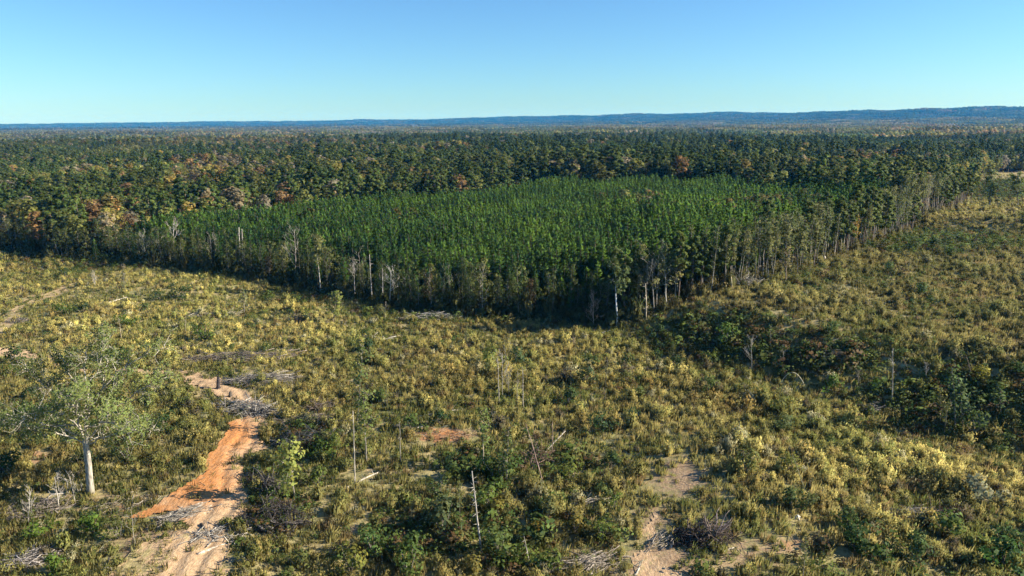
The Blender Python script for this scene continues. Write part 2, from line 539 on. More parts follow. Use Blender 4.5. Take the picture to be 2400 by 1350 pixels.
def build_track(name, px, weed=0.0, lift=0.05, mid=None):
    poly = np.array([ground(*p)[:2] for p in px])
    TRACK_POLYS.append(poly)
    st = 0.35
    x0, y0 = poly.min(0) - 1; x1, y1 = poly.max(0) + 1
    xs, ys = np.arange(x0, x1, st), np.arange(y0, y1, st)
    X, Y = np.meshgrid(xs, ys)
    jx = X + 0.9 * N6(X, Y) + 0.5 * N3(X + 40, Y)
    jy = Y + 0.9 * N6(X + 90, Y) + 0.5 * N3(X, Y + 40)
    keep = inside(poly, jx, jy)
    cell = keep[:-1, :-1] & keep[1:, :-1] & keep[:-1, 1:] & keep[1:, 1:]
    nx = len(xs)
    I, J = np.nonzero(cell)
    q = np.stack([I * nx + J, I * nx + J + 1, (I + 1) * nx + J + 1, (I + 1) * nx + J], -1)
    used, inv = np.unique(q.ravel(), return_inverse=True)
    x, y = X.ravel()[used], Y.ravel()[used]
    z = hgt(x, y) + lift + 0.03 * N3(x * 1.7, y * 1.7)
    if mid:                                     # two wheel ruts along the middle of the track
        c = np.array([ground(*p)[:2] for p in mid]); dm = np.full(len(x), 99.0)
        for a, b in zip(c[:-1], c[1:]):
            ab = b - a; t = np.clip(((x - a[0]) * ab[0] + (y - a[1]) * ab[1]) / (ab @ ab), 0, 1)
            dm = np.minimum(dm, np.hypot(x - a[0] - t * ab[0], y - a[1] - t * ab[1]))
        dm = dm + .25 * N6(x, y)
        z = z - .13 * np.exp(-((dm - 1.0) / .36) ** 2) + .07 * np.exp(-((dm - 1.75) / .35) ** 2) + .05 * np.exp(-(dm / .4) ** 2) + .10
    u, v = project(x, y, z)
    org = ell(u, v, ORANGE)
    wd = np.full(len(x), weed) + ell(u, v, [(300, 876, 170, 14, .55), (60, 830, 120, 14, .3), (450, 1250, 80, 25, .4), (300, 1310, 110, 60, .75), (540, 1230, 30, 30, .35), (520, 1330, 60, 60, .42), (440, 1400, 200, 60, .45)])
    me = mesh_np(name, np.stack([x, y, z], -1), [inv.reshape(-1, 4)], M_track, dict(orange=org, weedy=wd))
    return tag(obj(name, me), kind='structure')
build_track('dirt_track', TRACK_PX, mid=[(400, 1440), (440, 1330), (480, 1255), (520, 1190), (545, 1120), (560, 1060), (592, 1000), (585, 960), (540, 915), (470, 892), (380, 874), (270, 868), (120, 855), (0, 825)])
build_track('sandy_path', SAND_PX, 0.35, 0.04)
build_track('grassy_path', PATH_PX, 0.58, 0.05)

# ------------------------------------------------------------------ plant models
def join_leaf(parts):
    V, Fs, N, v, hh, o = [], [], [], [], [], 0
    for (a, f, n_, vv), h_ in parts:
        V.append(a); Fs.append(f + o); N.append(n_); v.append(vv); hh.append(h_); o += len(a)
    return np.vstack(V), np.vstack(Fs), np.vstack(N), np.concatenate(v), np.concatenate(hh)

def weed_model(name, seed, n=30, h=1.35, w=0.75, mat=None):
    r = np.random.default_rng(seed)
    a = r.uniform(0, 2 * np.pi, n); q = np.sqrt(r.uniform(0, 1, n))
    hs = h * (1 - 0.45 * q ** 2) * r.uniform(0.72, 1.12, n)
    tip = np.stack([np.cos(a) * q * w, np.sin(a) * q * w, hs], -1)
    base = np.stack([np.cos(a) * q * w * 0.45, np.sin(a) * q * w * 0.45, np.zeros(n)], -1)
    parts = []
    # stems: tall thin blades
    mid = (tip * 0.45 + base * 0.55)
    d = unit(tip - base)
    s = unit(np.cross(d, r.normal(0, 1, (n, 3)))) * 0.11
    V = np.stack([base - s * .5, base + s * .5, tip * .8 + base * .2 + s, tip * .8 + base * .2 - s], 1).reshape(-1, 3)
    out = unit(mid - np.array([0, 0, 0.2]))
    Nn = np.repeat(unit(out + [0, 0, .5]), 4, 0)
    f = np.arange(4 * n).reshape(n, 4)
    parts.append(((V, f, Nn, np.repeat(r.uniform(0, .8, n), 4)), np.tile([0, 0, .55, .55], n)))
    # plumes
    k = 6
    P = np.repeat(tip, k, 0) + r.normal(0, 1, (n * k, 3)) * [0.12, 0.12, 0.24] - [0, 0, .14]
    o = unit(P - np.array([0, 0, h * 0.35]))
    L = leaves(P, 0.24, o + [0, 0, .35], r, 0.42, 1.6)
    parts.append((L, np.clip(L[0][:, 2] / h * 1.05, 0, 1) ** 1.2))
    V, f, N, v, hh = join_leaf(parts)
    return bpy.data.objects.new(name, mesh_np(name, V, [f], mat or M_weed, dict(v=v, hh=hh), N))

def mound_model(name, seed, n=75, h=0.9, w=0.85, leaf=0.26, mat=None):
    r = np.random.default_rng(seed)
    d = unit(r.normal(0, 1, (n, 3))); d[:, 2] = np.abs(d[:, 2])
    lump = 1 + 0.28 * np.sin(d[:, 0] * 4 + seed) + 0.2 * np.sin(d[:, 1] * 6 + 2 * seed)
    P = d * lump[:, None] * [w, w, h] * r.uniform(0.55, 1.0, (n, 1)) + [0, 0, 0.08]
    V, f, N, v = leaves(P, leaf, d + [0, 0, .3], r, 0.75)
    hh = np.clip(V[:, 2] / h + 0.25, 0, 1)
    return bpy.data.objects.new(name, mesh_np(name, V, [f], mat or M_weed, dict(v=v, hh=hh), N))

def tuft_model(name, seed, n=26, h=0.55):
    r = np.random.default_rng(seed)
    a = r.uniform(0, 2 * np.pi, n); q = r.uniform(0, .45, n)
    b = np.stack([np.cos(a) * q, np.sin(a) * q, np.zeros(n)], -1)
    lean = np.stack([np.cos(a), np.sin(a), np.zeros(n)], -1) * r.uniform(.05, .4, (n, 1))
    t = b + lean * h + np.array([0, 0, 1]) * (h * r.uniform(.5, 1.1, (n, 1)))
    s = unit(np.cross(t - b, r.normal(0, 1, (n, 3)))) * 0.06
    V = np.stack([b - s, b + s, t], 1).reshape(-1, 3)
    N = np.repeat(unit(lean + [0, 0, .8]), 3, 0)
    return bpy.data.objects.new(name, mesh_np(name, V, [np.arange(3 * n).reshape(n, 3)], M_weed, dict(v=np.repeat(r.uniform(0, 1, n), 3), hh=np.tile([0.3, 0.3, 1], n)), N))

def young_pine_mesh(name, seed, mat, n_lev=11, H=11.0, z0=2.6):
    r = np.random.default_rng(seed)
    V, Fs, N, v, hh = [], [], [], [], []
    o = 0
    for k in range(n_lev):
        t = (k + r.uniform(-.3, .3)) / (n_lev - 1); t = min(max(t, 0), 1)
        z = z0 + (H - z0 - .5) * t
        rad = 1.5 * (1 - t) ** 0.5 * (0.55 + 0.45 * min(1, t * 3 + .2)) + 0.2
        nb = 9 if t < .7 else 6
        for a in np.arange(nb) * 2 * np.pi / nb + r.uniform(0, 6):
            d = np.array([math.cos(a), math.sin(a), 0]); L = rad * r.uniform(.75, 1.2)
            rise = r.uniform(.3, .65) * L
            p0 = np.array([0, 0, z]) + d * L * .15
            p1 = np.array([0, 0, z + rise]) + d * L
            s = np.array([-d[1], d[0], 0]) * (0.22 + .12 * (1 - t))
            w = np.array([0, 0, .20])
            mid = p0 * .4 + p1 * .6 + r.normal(0, .08, 3)
            for sv, nn in ((s, d * .6 + [0, 0, .7]), (w + s * .2, d * .8 + s * 1.5 + [0, 0, .25])):
                V += [p0, mid + sv, p1 + r.normal(0, .1, 3), mid - sv]
                Fs.append([o, o + 1, o + 2, o + 3]); o += 4
                nn = nn / np.linalg.norm(nn)
                N += [nn] * 4
                v += [r.uniform(0, 1)] * 4
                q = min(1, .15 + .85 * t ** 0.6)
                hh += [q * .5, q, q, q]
    for k in range(4):      # leader shoots
        a = r.uniform(0, 6.3); s = np.array([math.cos(a), math.sin(a), 0]) * .16
        p0 = np.array([0, 0, H - 1.3]); p1 = np.array([r.normal(0, .12), r.normal(0, .12), H + r.uniform(-.2, .35)])
        V += [p0, (p0 + p1) / 2 + s, p1, (p0 + p1) / 2 - s]; Fs.append([o, o + 1, o + 2, o + 3]); o += 4
        nn = np.array([-s[1], s[0], .1]); nn /= np.linalg.norm(nn); N += [nn] * 4; v += [r.uniform(.3, 1)] * 4; hh += [1] * 4
    TV, tf = tubes([(wobble((0, 0, -.2), (0, 0, H * .93), 5, .006, r), np.linspace(.11, .03, 5))], 4)
    V, N = np.array(V), np.array(N); nf, nv = len(Fs), len(V)
    me = mesh_np(name, np.vstack([V, TV]), [np.array(Fs), tf[0] + nv, tf[1] + nv], mat, dict(v=np.concatenate([v, np.full(len(TV), .5)]), hh=np.concatenate([hh, np.zeros(len(TV))])),
                 np.vstack([N, unit(TV * [1, 1, 0] + [1e-4, 0, 0])]))
    me.materials.append(M_trunk_s)
    mi = np.zeros(len(me.polygons), np.int32); mi[nf:] = 1
    me.polygons.foreach_set('material_index', mi)
    return me

def clumps(r, centers, rad, n, leaf, flat=0.65, aspect=0.6):
    parts, cc = [], np.asarray(centers)
    cm = cc.mean(0)
    for c, q in zip(cc, np.broadcast_to(rad, len(cc))):
        d = unit(r.normal(0, 1, (n, 3)))
        P = c + d * [q, q, q * flat] * r.uniform(.7, 1.0, (n, 1))
        o = d * .7 + unit(P - cm) * .6 + [0, 0, .4]
        L = leaves(P, leaf, o, r, aspect)
        parts.append((L, np.clip(.6 + .4 * (d[:, 2] * .5 + .5), 0, 1).repeat(4)))
    return join_leaf(parts)

def tall_pine_parts(seed, H=21.0, crown=0.45, n_cl=15, n=26, spread=2.5, leaf=0.85, top=True):
    r = np.random.default_rng(seed)
    trunk = [(wobble((0, 0, -.3), (r.normal(0, .3), r.normal(0, .3), H * .96), 6, .012, r), np.linspace(.24, .06, 6))]
    cs, rr = [], []
    for k in range(n_cl):
        t = (k + .5) / n_cl
        z = H * (1 - crown + crown * t) - .5
        q = spread * (1 - .75 * abs(t - .35) ** 1.2 * 1.3) * r.uniform(.35, 1)
        a = k * 2.4 + r.uniform(-.5, .5)
        c = np.array([math.cos(a) * q, math.sin(a) * q, z]); cs.append(c); rr.append(r.uniform(.8, 1.45) * (1 - .3 * t))
        trunk.append((np.array([[0, 0, z - q * .5 - .2], c * [.55, .55, 1] - [0, 0, q * .15], c]), np.array([.06, .04, .02])))
    return trunk, clumps(r, cs, rr, n, leaf, .6)

def hardwood_parts(seed, H=17.0, crown=0.62, n_cl=16, n=30, spread=3.0, leaf=0.7, rad=1.35, trunk_r=.2):
    r = np.random.default_rng(seed)
    top = np.array([r.normal(0, .4), r.normal(0, .4), H * .9])
    tr = wobble((0, 0, -.3), top, 7, .02, r)
    trunk = [(tr, np.linspace(trunk_r, trunk_r * .25, 7))]
    cs, rr = [], []
    for k in range(n_cl):
        t = (k + r.uniform(.2, .8)) / n_cl
        z = H * (1 - crown) + H * crown * t * .96
        q = spread * math.sqrt(max(.05, 1 - (2 * t - .9) ** 2 * .85)) * r.uniform(.35, 1.05)
        a = k * 2.39996 + r.uniform(-.4, .4)
        c = np.array([math.cos(a) * q, math.sin(a) * q, z]); cs.append(c); rr.append(rad * r.uniform(.65, 1.2))
        zb = max(z - q * .9 - 1, H * .25)
        b = np.array([np.interp(zb, tr[:, 2], tr[:, 0]), np.interp(zb, tr[:, 2], tr[:, 1]), zb])
        trunk.append((np.array([b, b * .45 + c * .55 + r.normal(0, .15, 3), c]), np.array([trunk_r * .4, trunk_r * .28, .02])))
    return trunk, clumps(r, cs, rr, n, leaf, .8, .7)

def sparse_tree_parts(seed, H=14.0, n_leaf=160, spread=1.7, low=0.35, leaf=0.45, trunk_r=.13, nb=14):
    """thin forest grown pole suddenly left in the open: pale trunk, short twiggy branches, few leaves"""
    r = np.random.default_rng(seed)
    tr = wobble((0, 0, -.3), (r.normal(0, .5), r.normal(0, .5), H), 8, .016, r)
    lines, tips = [(tr, np.linspace(trunk_r, .025, 8))], []
    for k in range(nb):
        t = low + (1 - low) * (k + r.uniform(.1, .9)) / nb
        z = H * t
        b = np.array([np.interp(z, tr[:, 2], tr[:, 0]), np.interp(z, tr[:, 2], tr[:, 1]), z])
        a = r.uniform(0, 6.28); L = spread * r.uniform(.4, 1.1) * (1.15 - .55 * t)
        e = b + np.array([math.cos(a) * L, math.sin(a) * L, L * r.uniform(.3, 1.0)])
        P = wobble(b, e, 4, .06, r)
        lines.append((P, np.linspace(.045, .015, 4)))
        for q in P[1:]: tips.append(q)
        for _ in range(2):
            e2 = P[2] + r.normal(0, .5, 3) * L * .6 + [0, 0, .3]
            lines.append((np.array([P[2], e2]), np.array([.022, .012]))); tips.append(e2)
    tips = np.array(tips)
    i = r.integers(0, len(tips), n_leaf)
    P = tips[i] + r.normal(0, .32, (n_leaf, 3))
    ax = np.stack([np.interp(P[:, 2], tr[:, 2], tr[:, 0]), np.interp(P[:, 2], tr[:, 2], tr[:, 1]), P[:, 2] - .6], -1)
    L = leaves(P, leaf, P - ax, r, .7)
    return lines, (L[0], L[1], L[2], L[3], np.ones(len(L[0])))

def bare_tree_lines(seed, H=10.0, trunk_r=.12, depth=3, lean=(0, 0), spread=.6, nb=9, low=.35, up=.25, length=.28):
    r = np.random.default_rng(seed)
    tr = wobble((0, 0, -.3), (lean[0], lean[1], H), 8, .014, r)
    lines = [(tr, np.linspace(trunk_r, .03, 8), 9)]
    for k in range(nb):
        t = low + (1 - low) * (k + r.uniform(.1, .9)) / nb
        f = t * 7; i = min(int(f), 6)
        b = tr[i] + (tr[i + 1] - tr[i]) * (f - i)
        a = r.uniform(0, 6.28)
        grow(b, (math.cos(a), math.sin(a), r.uniform(.4, 1.1)), H * length * (1.2 - .7 * t), trunk_r * .45 * (1.1 - .6 * t), depth - 2, r, lines, spread, (2, 3), up, .6, None, .014)
    return [(p, q) for p, q, _ in lines]

def leaf_mesh(name, lf, mat):
    V, f, N, v, hh = lf
    return mesh_np(name, V, [f], mat, dict(v=v, hh=hh), N)

def merged_model(name, trunk_lines, lf, leaf_mat, bark_mat, sides=4):
    """trunk and crown in one mesh, for trees of a mass too far away to show parts"""
    TV, tf = tubes(trunk_lines, sides)
    V, f, N, v, hh = lf
    c = TV.copy(); 
    ctr = np.zeros_like(TV); ctr[:, 2] = TV[:, 2]
    TN = unit(TV - ctr + 1e-4)
    me = mesh_np(name, np.vstack([V, TV]), [f, tf[0] + len(V), tf[1] + len(V)], leaf_mat,
                 dict(v=np.concatenate([v, np.full(len(TV), .5)]), hh=np.concatenate([hh, np.zeros(len(TV))])), np.vstack([N, TN]))
    me.materials.append(bark_mat)
    mi = np.zeros(len(me.polygons), np.int32); mi[len(f):] = 1
    me.polygons.foreach_set('material_index', mi)
    return bpy.data.objects.new(name, me)

# ------------------------------------------------------------------ masses: instances on a cloud of points
def mass(name, label, cat, models, P, rz, scl, tint, tilt=0.0, idx=None, r=rng):
    n = len(P)
    me = bpy.data.meshes.new(name)
    me.vertices.add(n); me.vertices.foreach_set('co', np.asarray(P, np.float32).ravel())
    def put(k, t, f, a):
        at = me.attributes.new(k, t, 'POINT'); at.data.foreach_set(f, np.ascontiguousarray(a).ravel())
    rot = np.stack([r.normal(0, tilt, n), r.normal(0, tilt, n), rz], -1).astype(np.float32)
    put('rot', 'FLOAT_VECTOR', 'vector', rot)
    scl = np.asarray(scl, np.float32)
    put('scl', 'FLOAT_VECTOR', 'vector', scl if scl.ndim == 2 else np.repeat(scl[:, None], 3, 1))
    put('idx', 'INT', 'value', (idx if idx is not None else r.integers(0, len(models), n)).astype(np.int32))
    put('tint', 'FLOAT_COLOR', 'color', np.hstack([tint, np.ones((n, 1))]).astype(np.float32))
    o = obj(name, me)
    tag(o, label, cat, None, 'stuff')
    g = bpy.data.node_groups.new(name, 'GeometryNodeTree')
    g.interface.new_socket('Geometry', in_out='INPUT', socket_type='NodeSocketGeometry')
    g.interface.new_socket('Geometry', in_out='OUTPUT', socket_type='NodeSocketGeometry')
    N_, L_ = g.nodes, g.links
    gi, go = N_.new('NodeGroupInput'), N_.new('NodeGroupOutput')
    iop = N_.new('GeometryNodeInstanceOnPoints')
    jn = N_.new('GeometryNodeJoinGeometry')
    for m in models:
        oi = N_.new('GeometryNodeObjectInfo'); oi.inputs['Object'].default_value = m; oi.inputs['As Instance'].default_value = False
        ti = N_.new('GeometryNodeGeometryToInstance')
        L_.new(oi.outputs['Geometry'], ti.inputs[0]); L_.new(ti.outputs[0], jn.inputs[0])
    def na(k, t):
        a = N_.new('GeometryNodeInputNamedAttribute'); a.data_type = t; a.inputs['Name'].default_value = k
        return a.outputs['Attribute']
    L_.new(gi.outputs[0], iop.inputs['Points']); L_.new(jn.outputs[0], iop.inputs['Instance'])
    iop.inputs['Pick Instance'].default_value = True
    L_.new(na('idx', 'INT'), iop.inputs['Instance Index'])
    er = N_.new('FunctionNodeEulerToRotation'); L_.new(na('rot', 'FLOAT_VECTOR'), er.inputs[0])
    L_.new(er.outputs[0], iop.inputs['Rotation'])
    L_.new(na('scl', 'FLOAT_VECTOR'), iop.inputs['Scale'])
    L_.new(iop.outputs[0], go.inputs[0])
    md = o.modifiers.new('scatter', 'NODES'); md.node_group = g
    return o

def grid_scatter(x0, x1, y0, y1, st, r, jit=0.48):
    X, Y = np.meshgrid(np.arange(x0, x1, st), np.arange(y0, y1, st))
    X = X.ravel() + r.uniform(-jit, jit, X.size) * st
    Y = Y.ravel() + r.uniform(-jit, jit, Y.size) * st
    return X, Y

def in_view(x, y, mx=20, k=0.84):
    return (np.abs(x) < k * y + mx) & (y > 30)

def lerp(a, b, t):
    return np.asarray(a) + (np.asarray(b) - np.asarray(a)) * np.asarray(t)[:, None]

def on_track(x, y):
    m = np.zeros(len(x), bool)
    jx = x + 0.9 * N6(x, y) + 0.5 * N3(x + 40, y); jy = y + 0.9 * N6(x + 90, y) + 0.5 * N3(x, y + 40)
    for p in TRACK_POLYS: m |= inside(p, jx, jy)
    return m

weed_models = [weed_model('tall_weed', 10 + i, 30 + 4 * (i % 3), (1.1, 1.45, 1.3, 1.6, 1.0, 1.35)[i], (.7, .75, .95, .65, .9, .8)[i]) for i in range(6)]
mound_models = [mound_model('bramble', 40 + i, 85, (.8, 1.0, .65, 1.15)[i], (.9, .8, 1.1, .85)[i]) for i in range(4)]
tuft_models = [tuft_model('grass_tuft', 60 + i, 26, (.55, .8, .42)[i]) for i in range(3)]

def scatter_weeds():
    r = np.random.default_rng(100)
    # --- tall weeds
    X, Y = [], []
    for (ya, yb, st) in ((38, 120, 0.66), (120, 230, 0.84), (230, 420, 1.2), (420, 640, 1.9)):
        a, b = grid_scatter(-330, 500, ya, yb, st, r); X.append(a); Y.append(b)
    x, y = np.concatenate(X), np.concatenate(Y)
    k = in_view(x, y) & inside(CLEAR, x, y); x, y = x[k], y[k]
    k = ~on_track(x, y); x, y = x[k], y[k]
    z = hgt(x, y); u, v = project(x, y, z)
    bare, dark, gold = ell(u, v, BARE), ell(u, v, DARK), ell(u, v, GOLD)
    patch = 0.5 + 0.5 * N25(x, y) + 0.35 * N6(x, y)
    dens = np.clip(0.16 + 0.62 * patch + 0.45 * N6(x + 31, y) + 0.42 * gold - 0.62 * dark, 0.04, 0.92) * (1 - bare) ** 1.6
    near_left = ell(u, v, [(330, 1150, 170, 140, .88), (150, 1190, 150, 60, .8), (880, 1150, 220, 90, .8), (960, 1020, 240, 60, .6), (700, 1300, 180, 60, .5), (1620, 1130, 160, 130, .7), (1400, 1010, 130, 50, .4), (1800, 1290, 200, 60, .6)])
    dens *= 1 - near_left
    dens *= 1 - ell(u, v, [(330, 692, 150, 26, .8), (140, 700, 110, 24, .6), (1180, 905, 60, 16, .4), (940, 890, 70, 16, .6), (520, 880, 160, 24, .6), (760, 1240, 90, 50, .5), (2080, 765, 90, 14, .5), (1550, 1010, 90, 30, .5), (430, 1080, 60, 60, .6)])
    k = r.uniform(0, 1, len(x)) < dens
    x, y, z, dark, gold, u, v = x[k], y[k], z[k], dark[k], gold[k], u[k], v[k]
    n = len(x)
    t = np.clip(.5 + .45 * N12(x + 300, y) + r.normal(0, .3, n), 0, 1)
    col = lerp((0.30, 0.225, 0.095), (0.60, 0.52, 0.20), t)             # brown seed heads to straw gold
    g = np.clip(.42 + .5 * N25(x - 200, y + 50) + .2 * N6(x, y) + r.normal(0, .28, n) + .5 * dark - .22 * gold, 0, 1)
    col = col + (np.array([0.19, 0.235, 0.07]) - col) * (g * .8)[:, None]   # olive green ones
    pale = r.uniform(0, 1, n) < .05
    col[pale] = (0.46, 0.43, 0.30)
    gr = r.uniform(0, 1, n) < (.04 + .12 * dark)
    col[gr] = (0.15, 0.125, 0.10)
    rust = ell(u, v, [(1740, 955, 90, 26, .8), (1430, 1000, 120, 30, .5), (1050, 890, 160, 30, .4), (300, 1010, 80, 40, .3), (560, 1330, 80, 30, .5)])
    rust = np.clip(rust + .45 * (N12(x - 77, y + 31) > .75), 0, 1) * (r.uniform(0, 1, n) < .55)
    col = col + (np.array([0.30, 0.185, 0.06]) - col) * (rust * .85)[:, None]
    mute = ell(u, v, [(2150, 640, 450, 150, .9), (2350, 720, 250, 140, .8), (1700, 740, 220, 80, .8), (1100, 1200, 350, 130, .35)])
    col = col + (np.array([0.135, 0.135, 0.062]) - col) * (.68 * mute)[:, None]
    col *= r.uniform(.7, 1.25, (n, 1)) * (1 - .45 * dark)[:, None] * (1.06 + .75 * ell(u, v, [(350, 740, 600, 140), (1250, 850, 300, 60, .3), (2050, 1080, 250, 100, .5)]))[:, None]  # left field weeds painted brighter, for the sun on their facing sides
    s = np.clip(.46 * np.exp(r.normal(0, .42, n)), .2, 1.4) * (1 + .26 * N12(x, y) + .12 * N25(x, y)) * (1 - .22 * ell(u, v, [(350, 730, 520, 120)]))
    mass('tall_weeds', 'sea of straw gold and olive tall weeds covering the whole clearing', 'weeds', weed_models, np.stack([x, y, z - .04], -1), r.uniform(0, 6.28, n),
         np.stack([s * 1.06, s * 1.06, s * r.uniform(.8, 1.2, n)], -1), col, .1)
    print('weeds', n)
    # --- low brambles and leafy growth
    x, y = grid_scatter(-330, 340, 38, 330, 1.5, r)
    k = in_view(x, y) & inside(CLEAR, x, y); x, y = x[k], y[k]
    k = ~on_track(x, y); x, y = x[k], y[k]
    z = hgt(x, y); u, v = project(x, y, z)
    bare, dark = ell(u, v, BARE), ell(u, v, DARK)
    dens = np.clip(.16 + .45 * N25(x + 70, y) + .25 * N6(x, y + 9) - .08 + .95 * dark, .02, .97) * (1 - bare) ** 1.5
    k = r.uniform(0, 1, len(x)) < dens
    x, y, z, dark = x[k], y[k], z[k], dark[k]
    x2, y2 = grid_scatter(-150, 420, 40, 560, 1.05, r)
    k = in_view(x2, y2) & inside(CLEAR, x2, y2); x2, y2 = x2[k], y2[k]
    k = ~on_track(x2, y2); x2, y2 = x2[k], y2[k]
    z2 = hgt(x2, y2); u2, v2 = project(x2, y2, z2); d2 = ell(u2, v2, DARK) * (1 - ell(u2, v2, BARE))
    k = r.uniform(0, 1, len(x2)) < np.clip(1.25 * d2 - .18 + .3 * N12(x2, y2), 0, .9)
    x, y, z, dark = (np.concatenate([a, b[k]]) for a, b in ((x, x2), (y, y2), (z, z2), (dark, d2)))
    n = len(x)
    t = r.uniform(0, 1, n)
    col = lerp((0.045, 0.08, 0.022), (0.13, 0.17, 0.045), t)
    br = r.uniform(0, 1, n) < .18; col[br] = (0.12, 0.075, 0.04)
    col *= r.uniform(.7, 1.25, (n, 1))
    s = np.clip(.62 * np.exp(r.normal(0, .35, n)), .3, 1.5) * (1 + .75 * dark)
    mass('brambles', 'low dark green brambles and leafy ground cover between the weeds', 'brambles', mound_models, np.stack([x, y, z - .05], -1), r.uniform(0, 6.28, n), s, col, .1)
    print('brambles', n)
    # --- grass: straw and green tufts over all of the open ground
    X, Y = [], []
    for (ya, yb, st) in ((36, 110, .68), (110, 240, .86)):
        a, b = grid_scatter(-190, 210, ya, yb, st, r); X.append(a); Y.append(b)
    x, y = np.concatenate(X), np.concatenate(Y)
    k = in_view(x, y, 6, .78) & inside(CLEAR, x, y); x, y = x[k], y[k]
    tr = on_track(x, y)
    z = hgt(x, y); u, v = project(x, y, z)
    bare, dark = ell(u, v, BARE), ell(u, v, DARK)
    low = ell(u, v, [(300, 1320, 110, 70, 1.1), (520, 1320, 60, 70, .4), (440, 1260, 70, 30, .4), (320, 880, 200, 16, .8), (120, 700, 160, 60, .7)])
    dens = np.where(tr, .05 + .4 * low, np.clip(.80 - .75 * bare - .62 * dark + .25 * N6(x, y), .04, .95))
    k = r.uniform(0, 1, len(x)) < dens
    x, y, z, dark, u, v = x[k], y[k], z[k], dark[k], u[k], v[k]; n = len(x)
    t = np.clip(.50 + .40 * N25(x + 11, y) + .35 * N12(x, y) + r.normal(0, .28, n) - .3 * dark, 0, 1)
    col = lerp((0.155, 0.195, 0.06), (0.58, 0.49, 0.225), t) * (1.05 + .50 * ell(u, v, [(350, 740, 600, 140)]) - .25 * ell(u, v, [(1100, 1200, 300, 120), (2150, 640, 450, 150, 1.5), (1700, 740, 220, 80, 1.3)]))[:, None]  # left field grass gets the same painted sunlight in its colour
    br = r.uniform(0, 1, n) < .08; col[br] = (0.30, 0.21, 0.12)
    s = r.uniform(.6, 1.35, n)
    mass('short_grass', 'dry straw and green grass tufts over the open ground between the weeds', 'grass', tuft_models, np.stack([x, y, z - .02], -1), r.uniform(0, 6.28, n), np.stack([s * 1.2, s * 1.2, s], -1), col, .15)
    print('grass', n)
scatter_weeds()

# ------------------------------------------------------------------ young pine plantation
PINE_GREEN = np.array([0.088, 0.172, 0.042])
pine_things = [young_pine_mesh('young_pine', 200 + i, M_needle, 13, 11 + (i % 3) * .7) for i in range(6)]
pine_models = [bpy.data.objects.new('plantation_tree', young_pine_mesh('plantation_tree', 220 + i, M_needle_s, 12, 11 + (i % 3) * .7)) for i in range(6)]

def edge_dist(x, y):
    d = np.full(len(x), 1e9)
    for a, b in zip(edge_w[:-1], edge_w[1:]):
        ab = b - a; t = np.clip(((x - a[0]) * ab[0] + (y - a[1]) * ab[1]) / (ab @ ab), 0, 1)
        d = np.minimum(d, np.hypot(x - a[0] - t * ab[0], y - a[1] - t * ab[1]))
    return d

HARD_IN_PLANT = [(1480, 470, 90, 14), (1760, 478, 120, 16), (1870, 480, 60, 16), (1210, 432, 40, 12), (1830, 470, 40, 14), (700, 500, 40, 10), (950, 500, 30, 8), (400, 560, 80, 14)]
def wood_part(u):
    return ('above the left border' if u < 200 else 'behind the leaning white snag' if u < 430 else 'behind the double snag' if u < 640 else 'behind the pale forked trunk' if u < 860 else
            'behind the olive crowned edge trees' if u < 1250 else 'behind the forest corner' if u < 1600 else 'behind the sunlit edge' if u < 1900 else 'near the golden spire tree' if u < 2080 else 'above the right end of the edge')

def scatter_plantation():
    r = np.random.default_rng(300)
    th = R(-22)                        # planted in rows parallel to the left-hand edge
    X, Y = np.meshgrid(np.arange(-420, 520, 2.0), np.arange(-300, 520, 2.5))
    X = X.ravel() + r.normal(0, .45, X.size); Y = Y.ravel() + r.normal(0, .45, Y.size)
    x = X * math.cos(th) - Y * math.sin(th); y = X * math.sin(th) + Y * math.cos(th)
    k = inside(PLANT, x, y) & in_view(x, y, 20); x, y = x[k], y[k]
    d = edge_dist(x, y)
    z = hgt(x, y); u, v = project(x, y, z + 9)
    hole = ell(u, v, HARD_IN_PLANT) + .35 * (N25(x, y) > .95)
    k = (d > 4.5) & (r.uniform(0, 1, len(x)) > hole * .8 + .03); x, y, z, d, u = x[k], y[k], z[k], d[k], u[k]
    n = len(x)
    s = r.uniform(.88, 1.06, n) * (1 + .06 * N40(x, y)) * smooth(-8, 14, d) 
    s = np.clip(s, .6, 1.25)
    t = np.clip(.5 + .4 * N25(x, y) + .25 * N90(x, y) + r.normal(0, .25, n), 0, 1)
    col = lerp(PINE_GREEN * [.6, .66, .85], PINE_GREEN * [1.6, 1.38, 1.05], t) * r.uniform(.8, 1.2, (n, 1))
    dist = np.hypot(x, y)
    ring = np.argsort(d + .04 * dist)[:300]         # the ones that stand nearest the edge show largest
    ring_set = np.zeros(n, bool); ring_set[np.argsort(dist)[:300]] = True
    for i in np.nonzero(ring_set)[0]:
        o = obj('young_pine', pine_things[r.integers(0, 6)], None, (x[i], y[i], z[i] - .1), col[i])
        o.rotation_euler = (r.normal(0, .02), r.normal(0, .02), r.uniform(0, 6.28)); o.scale = (s[i] * r.uniform(.9, 1.15),) * 2 + (s[i],)
        lab = ('pale' if t[i] > .62 else 'dark' if t[i] < .36 else 'mid') + ' green young plantation pine ' + wood_part(u[i])
        tag(o, lab, 'pine tree', lab.replace('pine', 'pines', 1))
    k = ~ring_set
    n2 = k.sum()
    w = r.uniform(.9, 1.2, n2) * s[k]
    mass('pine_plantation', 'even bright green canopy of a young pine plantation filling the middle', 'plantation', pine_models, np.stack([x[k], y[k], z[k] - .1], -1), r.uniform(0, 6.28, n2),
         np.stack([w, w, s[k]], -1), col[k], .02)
    print('plantation', n)
scatter_plantation()

